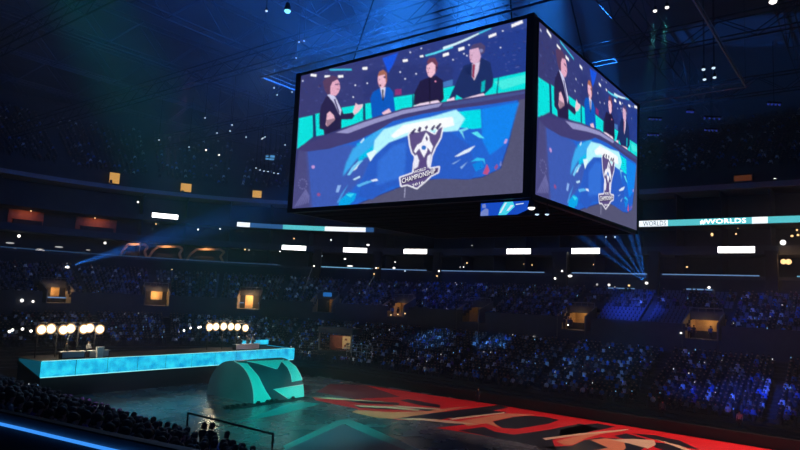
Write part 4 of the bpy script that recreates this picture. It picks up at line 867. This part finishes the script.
# near fascia with the blue light line at the bottom left corner
pts = [on_z(a_, b_, 10.0) for a_, b_ in ((-60, 411), (0, 423.2), (25, 429), (50, 435), (80, 442), (110, 449), (150, 458), (200, 469), (260, 482))]
mb = MB(); n = len(pts)
def wallstrip(mb, pts, z0, z1, th, mi=0, shift=0.0):
    vs = []
    for p in pts:
        o_ = Vector((-p.y, p.x, 0)).normalized(); d_ = Vector((p.x, p.y, 0)).normalized()
        for q_, z in ((p-d_*(th+shift), z0), (p-d_*(th+shift), z1), (p-d_*shift, z1), (p-d_*shift, z0)): vs.append((q_.x, q_.y, z))
    fs = []
    for i in range(len(pts)-1):
        for k in range(4): a_ = i*4+k; b_ = i*4+(k+1) % 4; fs.append((a_, b_, b_+4, a_+4))
    mb.add(vs, fs, mi)
wallstrip(mb, pts, 8.2, 10.2, .25, 0, -.3); obj('wall_near_fascia', mb, mat('near_fascia', (.16, .17, .2, 1), .5, noise=.2), kind='structure')
mb = MB(); wallstrip(mb, pts, 9.965, 10.02, .05); tag(obj('near_light_strip', mb, glow('near_led_blue', L3(60, 150, 255), 1.0)), 'bright blue light line running along the near balcony edge at bottom left', 'light strip')
mb = MB(); wallstrip(mb, pts, 10.2, 10.23, .3, 0, -.32); tag(obj('balcony_railing', mb, steel), 'dark metal cap rail above the bright blue light line', 'railing')

# far stands: stage crew, individuals and crowd
tm_ = bp
def up_spot(s, k, h=0): p, n = bp(s, 19.5+(k+.55)*ROWD); return Vector((p.x, p.y, up_z(k)+h)), n
def low_spot(s, k): p, n = bp(s, 1.2+(k+.55)*DEP); return Vector((p.x, p.y, 1.2+k*RISE)), n
def inport(s, m=2.4): return any(abs(s-c) < m for c in ps)
# individual empty seats round the two right portals
def proj(v): v = v-EYE; d = v.dot(Fw); return 400+FPX*v.dot(Rr)/d, 225-FPX*v.dot(Ur)/d, d
SEATG = 'empty blue-lit seats between the two right stair openings'
cand = []
for k in range(0, 9):
    s = 20.0
    while s < 58:
        s += .56
        if inport(s, 2.6) or (s % 11) < .9: continue
        p, n = up_spot(s, k); x, y, d = proj(p)
        if 590 < x < 690: cand.append((k, s, p, n))
NS = 0; seated = set()
for k, s, p, n in cand:
    if NS >= 240: break
    o = bpy.data.objects.new('arena_seat', seat_me); COL.objects.link(o); o.location = p; o.rotation_euler.z = math.atan2(-n.y, -n.x); NS += 1; seated.add((k, round(s, 1)))
    tag(o, 'empty plastic arena seat in the blue-lit block right of the jumbotron', 'seat', SEATG)
# crowd templates (low detail, many): body, head, legs
def lowpoly():
    vs = []; fs = []; cs = []
    def bx(c, d, t, ck):
        n = len(vs); x, y, z = d[0]/2, d[1]/2, d[2]/2
        for sx, sy, sz in [(-1, -1, -1), (1, -1, -1), (1, 1, -1), (-1, 1, -1), (-1, -1, 1), (1, -1, 1), (1, 1, 1), (-1, 1, 1)]:
            f_ = t if sz > 0 else 1; vs.append((c[0]+sx*x*f_, c[1]+sy*y*f_, c[2]+sz*z)); cs.append(ck)
        fs.extend([(n+a, n+b, n+c_, n+d_) for a, b, c_, d_ in ((4, 5, 6, 7), (0, 1, 5, 4), (1, 2, 6, 5), (2, 3, 7, 6), (3, 0, 4, 7))])
    bx((0, 0, .72), (.26, .46, .55), .8, 0); bx((.0, 0, 1.02), (.12, .13, .1), 1, 1)
    for z, s_ in ((1.07, .8), (1.17, 1.0)): pass
    bx((0, 0, 1.11), (.15, .14, .1), 1.25, 1); bx((-.01, 0, 1.22), (.19, .175, .12), .7, 2)
    bx((.25, 0, .48), (.5, .36, .16), .9, 3); bx((.46, 0, .22), (.12, .32, .42), 1, 3); bx((.14, .24, .62), (.3, .1, .12), .9, 0); bx((.14, -.24, .62), (.3, .1, .12), .9, 0)
    return np.array(vs), np.array(fs), np.array(cs)
LV, LF, LC = lowpoly()
def crowd(name, places, label, cat, palette, weights, seatback=True, lum=1.0):
    if not places: return
    N = len(places); nv = len(LV); V = np.zeros((N, nv, 3)); C = np.ones((N, nv, 4), np.float32)
    pal = np.array(palette); pk = NR.choice(len(palette), N, p=np.array(weights)/sum(weights))
    for i, (p, ang) in enumerate(places):
        a = ang+NR.uniform(-.4, .4); s_ = NR.uniform(.92, 1.1); c_, d_ = math.cos(a), math.sin(a)
        V[i, :, 0] = p.x+(LV[:, 0]*c_-LV[:, 1]*d_)*s_; V[i, :, 1] = p.y+(LV[:, 0]*d_+LV[:, 1]*c_)*s_; V[i, :, 2] = p.z+LV[:, 2]*s_
    C[:, :, :3] = np.where((LC == 0)[None, :, None], pal[pk][:, None, :], np.where((LC == 1)[None, :, None], np.array([.28, .17, .12]), np.where((LC == 2)[None, :, None], np.array([.03, .02, .015]), np.array([.03, .03, .05]))))
    me = bpy.data.meshes.new(name); me.vertices.add(N*nv); me.vertices.foreach_set('co', V.ravel())
    F_ = (LF[None]+np.arange(N)[:, None, None]*nv).reshape(-1); nf = len(LF)*N; me.loops.add(nf*4); me.loops.foreach_set('vertex_index', F_.astype(np.int32)); me.polygons.add(nf); me.polygons.foreach_set('loop_start', np.arange(nf)*4); me.update(calc_edges=True)
    ca = me.color_attributes.new('Col', 'FLOAT_COLOR', 'POINT'); ca.data.foreach_set('color', C.ravel()); me.materials.append(crowd_m)
    o = bpy.data.objects.new(name, me); COL.objects.link(o); tag(o, label, cat, None, 'stuff'); return o
crowd_m = vmat('crowd_clothes', False)
PAL = [(.01, .01, .012), (.025, .03, .045), (.2, .21, .23), (.95, .95, .95), (.06, .2, .6), (.12, .02, .03), (.15, .08, .3)]
WT = [46, 26, 10, 7, 8, 2, 2]
low_pl = []; up_pl = []; top_pl = []; fronts = []
for k in range(NL-1):
    s = 1.0
    while s < S_END-4:
        s += .58
        if (s % 13) < 1.1 or NR.rand() < .06: continue
        p, n = low_spot(s, k)
        x, y, d = proj(p)
        if not (-60 < x < 860) or y > 520: continue
        if s > 104 and k < 6: continue      # behind the stage
        if k < 2: continue
        (fronts if k == 2 and 330 < x < 790 and s < 96 else low_pl).append((p, math.atan2(-n.y, -n.x)))
for k in range(NU):
    s = 1.0
    while s < S_END-4:
        s += .57
        if (s % 11) < 1.0 or (k < 6 and inport(s)): continue
        if (k, round(s, 1)) in seated: continue
        p, n = up_spot(s, k); x, y, d = proj(p)
        if not (-60 < x < 860): continue
        if 588 < x < 692 and (k < 5 or NR.rand() < .5): continue
        if NR.rand() < .3: continue
        up_pl.append((p, math.atan2(-n.y, -n.x)))
for k in range(1, 28):
    s = 1.0
    while s < S_END-4:
        s += .62
        if (s % 12) < 1.3 or NR.rand() < .35: continue
        q, n = bp(s, 35.2+(k+.5)*.95); p = Vector((q.x, q.y, 34.5+k*.56-.1)); x, y, d = proj(p)
        if -40 < x < 840 and y > -10: top_pl.append((p, math.atan2(-n.y, -n.x)))
for d, x, y, z, px, py in rest_near: low_pl.append((Vector((x, y, z)), 0.0))
step = max(1, len(fronts)//34)
nfr = 0
for i, (p, a_) in enumerate(fronts):
    if i % step == 0 and nfr < 34:
        ci = R.choice([0, 1, 2, 3, 4]); nfr += 1; cn = ('black', 'navy', 'grey', 'white', 'blue')[ci]
        person('spectator', 'sit', ci, p, a_, 'spectator in a %s top seated near the front of the far stand beside the floor' % cn, 'far stand front spectators in %s' % cn)
    else: low_pl.append((p, a_))
crowd('lower_stand_crowd', low_pl, 'packed crowd filling the lower far stand', 'crowd', PAL, WT)
crowd('upper_stand_crowd', up_pl, 'crowd scattered over the upper seats below the suites', 'crowd', PAL, WT)
crowd('top_tier_crowd', top_pl, 'barely visible crowd in the dark top tier', 'crowd', PAL, WT)
# phone screens held by the crowd: a scatter of tiny lights
def phones(name, places, frac, label):
    mb = MB()
    for p, a in places:
        if NR.rand() > frac: continue
        c_, d_ = math.cos(a), math.sin(a); fx, sy = NR.uniform(.3, .45), NR.uniform(-.15, .15); w = NR.uniform(.05, .1)
        c = (p.x+fx*c_-sy*d_, p.y+fx*d_+sy*c_, p.z+NR.uniform(.85, 1.2)); mb.box(c, (.02, w, w*1.8), int(NR.choice([0, 1, 2], p=[.5, .35, .15])), a)
    tag(obj(name, mb, [glow('phone_blue', L3(70, 120, 255), 1), glow('phone_cyan', L3(120, 190, 240), 1), glow('phone_white', L3(235, 235, 240), 1)]), label, 'phones', None, 'stuff')
phones('lower_stand_phones', low_pl, .1, 'scatter of tiny lit phone screens in the lower far stand crowd')
phones('upper_stand_phones', up_pl, .07, 'scatter of tiny lit phone screens in the upper stand crowd')
# remaining seats as one mass
sv = []; sf = []; tmpl = seat_mesh(); TV = np.array(tmpl.v); 
SV = np.array([(-.2, -.22, .45), (.2, -.22, .42), (.2, .22, .42), (-.2, .22, .45), (-.27, -.22, .9), (-.27, .22, .9)]); SF = [(0, 1, 2, 3), (0, 3, 5, 4)]
def seat_mass(name, fn, rows, skip, label):
    V = []; F_ = []
    for k in rows:
        s = 1.0
        while s < S_END-4:
            s += .56
            if skip(s, k): continue
            p, n = fn(s, k); x, y, d = proj(p)
            if not (-40 < x < 840): continue
            a = math.atan2(-n.y, -n.x); c_, d_ = math.cos(a), math.sin(a); b0 = len(V)
            for v in SV: V.append((p.x+v[0]*c_-v[1]*d_-n.x*0, p.y+v[0]*d_+v[1]*c_, p.z+v[2]))
            F_ += [tuple(b0+i for i in f_) for f_ in SF]
    mb = MB(); mb.add(V, F_); tag(obj(name, mb, seat_m), label, 'seats', None, 'stuff')
seat_mass('upper_seat_rows', up_spot, range(NU), lambda s, k: (s % 11) < .9 or (k < 6 and inport(s, 2.5)) or (590 < proj(up_spot(s, k)[0])[0] < 690 and k < 9), 'rows of dark blue seats in the upper far stand')

# people standing in the stair portals
for px, lst in ((578, ((1.3, .6), (.75, 1.0), (.2, .5))), (704, ((1.4, .6), (.9, .9), (-1.2, .7))), (400, ((.5, .7), (-.6, .8)))):
    p0 = on_o(px, 310, 22); s = st(p0.x, p0.y)
    for dy, dx in lst:
        q, n = bp(s+dy, 19.3+dx); person('person', R.choice(('stand', 'stand_phone')), R.choice((0, 1, 4)), (q.x, q.y, 9.0), math.atan2(-n.y, -n.x)+R.uniform(-.5, .5), 'person in dark clothes standing in the %s' % {578: 'lit opening right of the jumbotron corner', 704: 'rightmost lit opening of the upper tier', 400: 'pale triangular opening left of centre'}[px], 'people standing in the stair opening at %s' % {578: 'the jumbotron corner', 704: 'the right', 400: 'left of centre'}[px])
for px, py in ((391, 315), (398, 314.3), (405, 313.5), (568, 325), (681, 333), (534, 336.5)):
    small_lamp(px, py, 19.1, .12, 1.2, 0 if px > 500 else 1, 'small white lamp low beside a stair opening of the upper tier', 'small lamps beside the stair openings')
# staff and lone figures at the floor edge
for px, py, ci, lb in ((739, 421, 3, 'white-shirted figure standing out at the foot of the right stand'), (662, 410, 2, 'grey figure standing at the foot of the far stand'), (478, 398, 0, 'dark figure standing at the far floor edge near the red graphic')):
    p = on_x(px, py, 72.0 if ci else 70.2); person('person', 'stand', ci, (72.3 if ci else 70.2, p.y, 1.2 if ci else 0), pi, lb)
# desks and crew on the stage
def stage_desk(x, w, lb):
    t = thing('stage_desk', lb, 'desk', (x, 74.2, 4.0)); m = MB(); m.box((0, 0, .76), (w, .8, .06)); m.box((0, -.3, .4), (w-.2, .05, .65)); obj('desk_top', m, mat('desk_white', (.6, .6, .6, 1), .4), t)
    for sx in (-1, 1):
        m = MB(); m.box((sx*(w/2-.1), 0, .37), (.08, .7, .74)); obj('leg', m, steel, t)
    return t
def monitor(x, w, lb, on=True):
    t = thing('monitor', lb, 'monitor', (x, 74.2, 4.8), 0, 'monitors on the stage desks'); m = MB(); m.box((0, 0, .02), (.3, .22, .03)); m.box((0, .03, .15), (.05, .04, .26)); obj('stand', m, steel, t)
    m = MB(); m.box((0, 0, .38), (w, .04, .34)); obj('screen', m, blackm, t)
stage_desk(35.2, 2.8, 'short white-topped desk at the left end of the stage'); stage_desk(38.2, 2.6, 'white-topped desk left on the stage, in front of the person in white'); stage_desk(60.3, 4.5, 'long white-topped desk at the right end of the stage')
for x, lb in ((34.6, 'monitor on the leftmost stage desk'), (35.8, 'second monitor on the leftmost stage desk'), (59.2, 'monitor on the right stage desk, left one'), (60.6, 'monitor in the middle of the right stage desk'), (61.6, 'monitor at the right end of the right stage desk')): monitor(x, .62, lb)
t = thing('white_case', 'bright white equipment case standing on the stage under the left lamps', 'equipment case', (38.0, 73.4, 4.0)); m = MB(); m.box((0, 0, .95), (.8, .4, .5)); m.box((0, 0, .35), (.7, .35, .7)); obj('case_body', m, mat('case_white', (.8, .8, .8, 1), .4), t); m = MB(); m.box((0, -.01, 1.22), (.84, .44, .06)); obj('case_lid', m, mat('case_white', (.8, .8, .8, 1)), t)
for px, ci, ps_, lb in ((66, 0, 'stand', 'person in black standing at the desk under the left lamps'), (88.5, 3, 'stand', 'person in white standing at the desk under the left lamps'), (239, 0, 'stand', 'person in black standing under the right lamps, leftmost of three'), (247, 2, 'stand_phone', 'person in grey standing under the right lamps, middle of three'), (252, 3, 'stand', 'person in pale top standing under the right lamps, rightmost of three')):
    x = on_y(px, 350, 75.1).x; person('person', ps_, ci, (x, 75.1, 4.0), -pi/2, lb)

# entrance booth at the corner behind the tunnel
p = on_o(333, 345, 3.0); s = st(p.x, p.y); q, n = bp(s, 3.5)
bt = thing('entrance_booth', 'small warm-lit booth under a blue-grey canopy at the far floor corner', 'booth', (q.x, q.y, 2.2), math.atan2(n.y, n.x))
m = MB(); m.box((1.5, 0, 4.6), (3.2, 6.4, .9)); obj('canopy', m, conc2, bt)
m = MB(); m.box((2.4, .4, 2.6), (.2, 3.8, 2.4)); obj('poster_wall', m, mat('booth_dark_red', (.25, .07, .04, 1), .6, noise=.6, nscale=3), bt)
m = MB(); m.box((2.2, -.9, 2.7), (.1, 1.5, 2.0)); m2_ = MB(); obj('notice_board', m, mat('board_cream', (.75, .6, .35, 1), .6), bt)
m = MB(); m.box((2.12, -.8, 3.2), (.05, .4, .3)); m.box((2.12, -1.1, 2.5), (.05, .5, .2)); m.box((2.12, -.7, 2.2), (.05, .3, .3)); obj('notice', m, brick, bt)
for yy in (3.0, -2.9): m = MB(); m.box((.2, yy, 2.9), (.2, .25, 3)); obj('support_post', m, cheekm, bt)
m = MB(); m.box((1.2, 0, .75), (2.8, 6.4, 1.3)); obj('booth_base', m, blackm, bt)
light('AREA', (q.x+n.x*.9, q.y+n.y*.9, 6.6), 90, (1, .7, .35), (q.x+n.x*2.4, q.y+n.y*2.4, 4.8), 1.5, name='booth_lamp')
p1 = on_o(347, 347, 2.5); p2 = on_o(372, 352, 2.5)
rl = thing('corner_railing', 'pale pipe railing running right from the lit booth', 'railing', (p1.x, p1.y, 4.5)); m = MB()
pa, pb = Vector((0, 0, 0)), Vector((p2.x-p1.x, p2.y-p1.y, 0))
for z in (p1.z-4.5, p1.z-5.0, p1.z-5.6): m.tube(pa+Vector((0, 0, z+.6)), pb+Vector((0, 0, z+.6)), .05)
obj('rails', m, truss_m, rl)
for k in range(6):
    m = MB(); v = pa.lerp(pb, k/5); m.tube(v+Vector((0, 0, -1.2)), v+Vector((0, 0, p1.z-3.9)), .05); obj('post', m, truss_m, rl)
# small blue sign above the narrow stair opening
p = on_o(327.5, 294.5, 23.0); s = st(p.x, p.y); n = bp(s, 23)[1]
sg = thing('section_sign', 'small plain blue lit sign above the narrow stair opening', 'sign', p, math.atan2(n.y, n.x)); m = MB(); m.box((.1, 0, 0), (.2, 1.9, .95)); obj('sign_box', m, blackm, sg); m = MB(); m.box((-.03, 0, 0), (.06, 1.75, .8)); obj('sign_face', m, glow('sign_blue', L3(35, 110, 190), .8), sg)
# aisle rails catching light
for (a0, b0), (a1, b1), lb in (((312, 268), (300, 303), 'thin pale aisle handrail sloping down left of the blue sign'), ((374, 276), (357, 305), 'faint pale aisle handrail right of the blue sign'), ((423, 296), (407, 312), 'short aisle handrail right of the pale triangular opening')):
    A_ = on_o(a0, b0, 30); B_ = on_o(a1, b1, 20.5); m = MB(); m.tube(A_, B_, .06); 
    for k in range(5): v = A_.lerp(B_, k/4); m.tube(v, v-Vector((0, 0, .9)), .04)
    tag(obj('aisle_handrail', m, truss_m), lb, 'handrail')

# ------------------------------------------------------------------ haze
def haze(name, z0, z1, dens, label):
    b_ = MB(); b_.box((55, 50, (z0+z1)/2), (150, 150, z1-z0)); m = bpy.data.materials.new(name); m.use_nodes = True; nt = m.node_tree; nt.nodes.remove(nt.nodes['Principled BSDF']); v = nt.nodes.new('ShaderNodeVolumeScatter')
    v.inputs['Density'].default_value = dens; v.inputs['Anisotropy'].default_value = .25; v.inputs['Color'].default_value = (.9, .95, 1, 1); nt.links.new(v.outputs[0], nt.nodes['Material Output'].inputs['Volume'])
    tag(obj(name, b_, m), label, 'haze', None, 'stuff')
haze('hall_haze', .6, 33.0, .0009, 'thin theatrical haze filling the lower hall')
haze('roof_haze', 33.05, 53.6, .0042, 'denser haze gathered under the roof, lit blue')

# ------------------------------------------------------------------ lights
BL = (.05, .2, 1); DB = (.02, .16, 1)
# blue wash thrown up into the roof from the top of the cube and the rig
for x, y, e, tx, ty in ((42, 36, 80000, 55, 62), (50, 34, 90000, 66, 52), (55, 28, 18000, 80, 40), (40, 38, 26000, 38, 80)):
    light('SPOT', (x, y, 34), e, (.02, .2, 1), (tx, ty, 54), .5, 100, .9, 'roof_wash')
# narrow blue beams coming down through the haze top centre
for x, y, e in ((41, 33, 200000), (45, 27, 200000), (51, 23, 120000), (40, 24, 200000), (50, 33, 120000), (41, 37, 80000)): light('SPOT', (x, y, 53), e*4, (.02, .24, 1), (46+(x-46)*.8, 28+(y-28)*.8, 31), .15, 20, .7, 'cube_top_beam')

# crowd patches
def patch(px, py, o, e, ang, col=BL, src=(55, 30, 38)):
    p = on_o(px, py, o); light('SPOT', src, e, col, p, .4, ang, 1, 'crowd_wash')
NB = (.03, .1, 1); CB = (.06, .32, 1)
for px, py, o, e, ang, c in ((634, 306, 24, 150000, 13, NB), (745, 385, 6, 130000, 13, NB), (690, 390, 6, 50000, 8, NB), (492, 338, 13, 90000, 9, CB), (430, 338, 12, 60000, 10, CB), (380, 290, 26, 22000, 20, NB), (600, 350, 12, 9000, 22, CB),
        (765, 305, 26, 26000, 14, NB), (450, 290, 26, 40000, 16, NB), (560, 370, 8, 9000, 20, CB), (330, 285, 26, 16000, 22, CB), (150, 280, 26, 14000, 36, CB), (560, 255, 33, 9000, 50, NB), (100, 200, 36, 9000, 45, NB), (700, 330, 18, 9000, 40, NB)): patch(px, py, o, e, ang, c)
light('SPOT', (34, 40, 33), 9000, (.35, .6, 1), (13, 27, 7), .5, 50, 1, 'near_crowd_wash'); light('SPOT', (30, 47, 32), 40000, (.5, .12, 1), (15.5, 28.5, 7), .3, 9, 1, 'near_crowd_violet')  # unseen spots added to lift the near crowd
light('SPOT', (44, 40, 33), 9000, (.2, .45, 1), (31, 34, 20), .5, 60, 1, 'rig_wash'); light('SPOT', (-6, -12, 32), 9000, (.03, .15, 1), (90, 66, 30), 1, 95, .8, 'hall_blue_wash')  # unseen spots added to light the rig and tint the hall blue
# added floor spots: white-warm key on the graphic, teal on the tunnel and floor
def strip_mask(lo, x0, x1, soft=.6):
    # mask added to the unseen spot: trims its light to the floor strip x0 < x < x1
    d = lo.data; d.use_nodes = True; nt = d.node_tree; em = [n for n in nt.nodes if n.type == 'EMISSION'][0]
    g_ = nt.nodes.new('ShaderNodeNewGeometry'); sp = nt.nodes.new('ShaderNodeSeparateXYZ'); nt.links.new(g_.outputs['Incoming'], sp.inputs[0])
    def M(op, a, b):
        n = nt.nodes.new('ShaderNodeMath'); n.operation = op
        for k, v in enumerate((a, b)):
            if isinstance(v, (int, float)): n.inputs[k].default_value = v
            else: nt.links.new(v, n.inputs[k])
        return n.outputs[0]
    r_ = M('DIVIDE', sp.outputs[0], sp.outputs[2]); x_ = M('ADD', M('MULTIPLY', r_, -lo.location.z), lo.location.x)
    out = None
    for a, b in ((M('SUBTRACT', x_, x0), soft*6), (M('SUBTRACT', x1, x_), soft)):
        n = nt.nodes.new('ShaderNodeMath'); n.operation = 'DIVIDE'; n.use_clamp = True; nt.links.new(a, n.inputs[0]); n.inputs[1].default_value = b
        out = n.outputs[0] if out is None else M('MULTIPLY', out, n.outputs[0])
    nt.links.new(out, em.inputs['Strength'])
k1 = light('SPOT', (80, -14, 32.5), 120000, (1, .62, .55), (60, 27, 0), .5, 52, .5, 'floor_key'); strip_mask(k1, 50, 71.0)
light('SPOT', (7, 30, 32), 70000, (.04, 1, .85), (51, 57, 2), .5, 15, .5, 'tunnel_key')
light('SPOT', (6, 26, 32), 140000, (.05, 1, .9), (47, 46, 0), .5, 24, .9, 'floor_teal')
light('SPOT', (3, 22, 32), 45000, (.5, .75, 1), (41, 66, 0), .5, 14, .6, 'floor_white')
# fan of blue beams low on the far stand and at left
for (px, py, o, tg, e, a) in ((646, 283, 30.8, ((575, 232), (590, 226), (605, 218), (622, 212), (632, 208)), 30000, 4), (66, 267, 28, ((160, 236), (150, 244)), 30000, 6)):
    p = on_o(px, py, o)
    for tx, ty in tg:
        q = on_o(tx, ty, o-14); d_ = (q-p).normalized(); light('SPOT', p+d_*.25, e*45, (.02, .22, 1), q, .05, a, .4, 'beam')
    m = MB(); m.ball(p, .16); m.tube(p+Vector((.1, 0, 0)), p+Vector((.5, 0, 0)), .2); tag(obj('beam_projector', m, [lampm[0], steel]), 'small bright projector throwing blue beams %s' % ('below the right end of the jumbotron' if px > 400 else 'at the far left'), 'projector')
for p in tb: light('SPOT', p-Vector((0, 0, .3)), 50000, (.1, .7, .7), p-Vector((2, -2, 30)), .05, 9, .5, 'beam')
W_ = bpy.data.worlds.new('w'); sc.world = W_; W_.use_nodes = True; W_.node_tree.nodes['Background'].inputs[0].default_value = (.05, .2, 1, 1); W_.node_tree.nodes['Background'].inputs[1].default_value = .002
sc.cycles.use_denoising = True; sc.cycles.max_bounces = 5; sc.cycles.volume_bounces = 0; sc.cycles.diffuse_bounces = 2; sc.cycles.glossy_bounces = 2
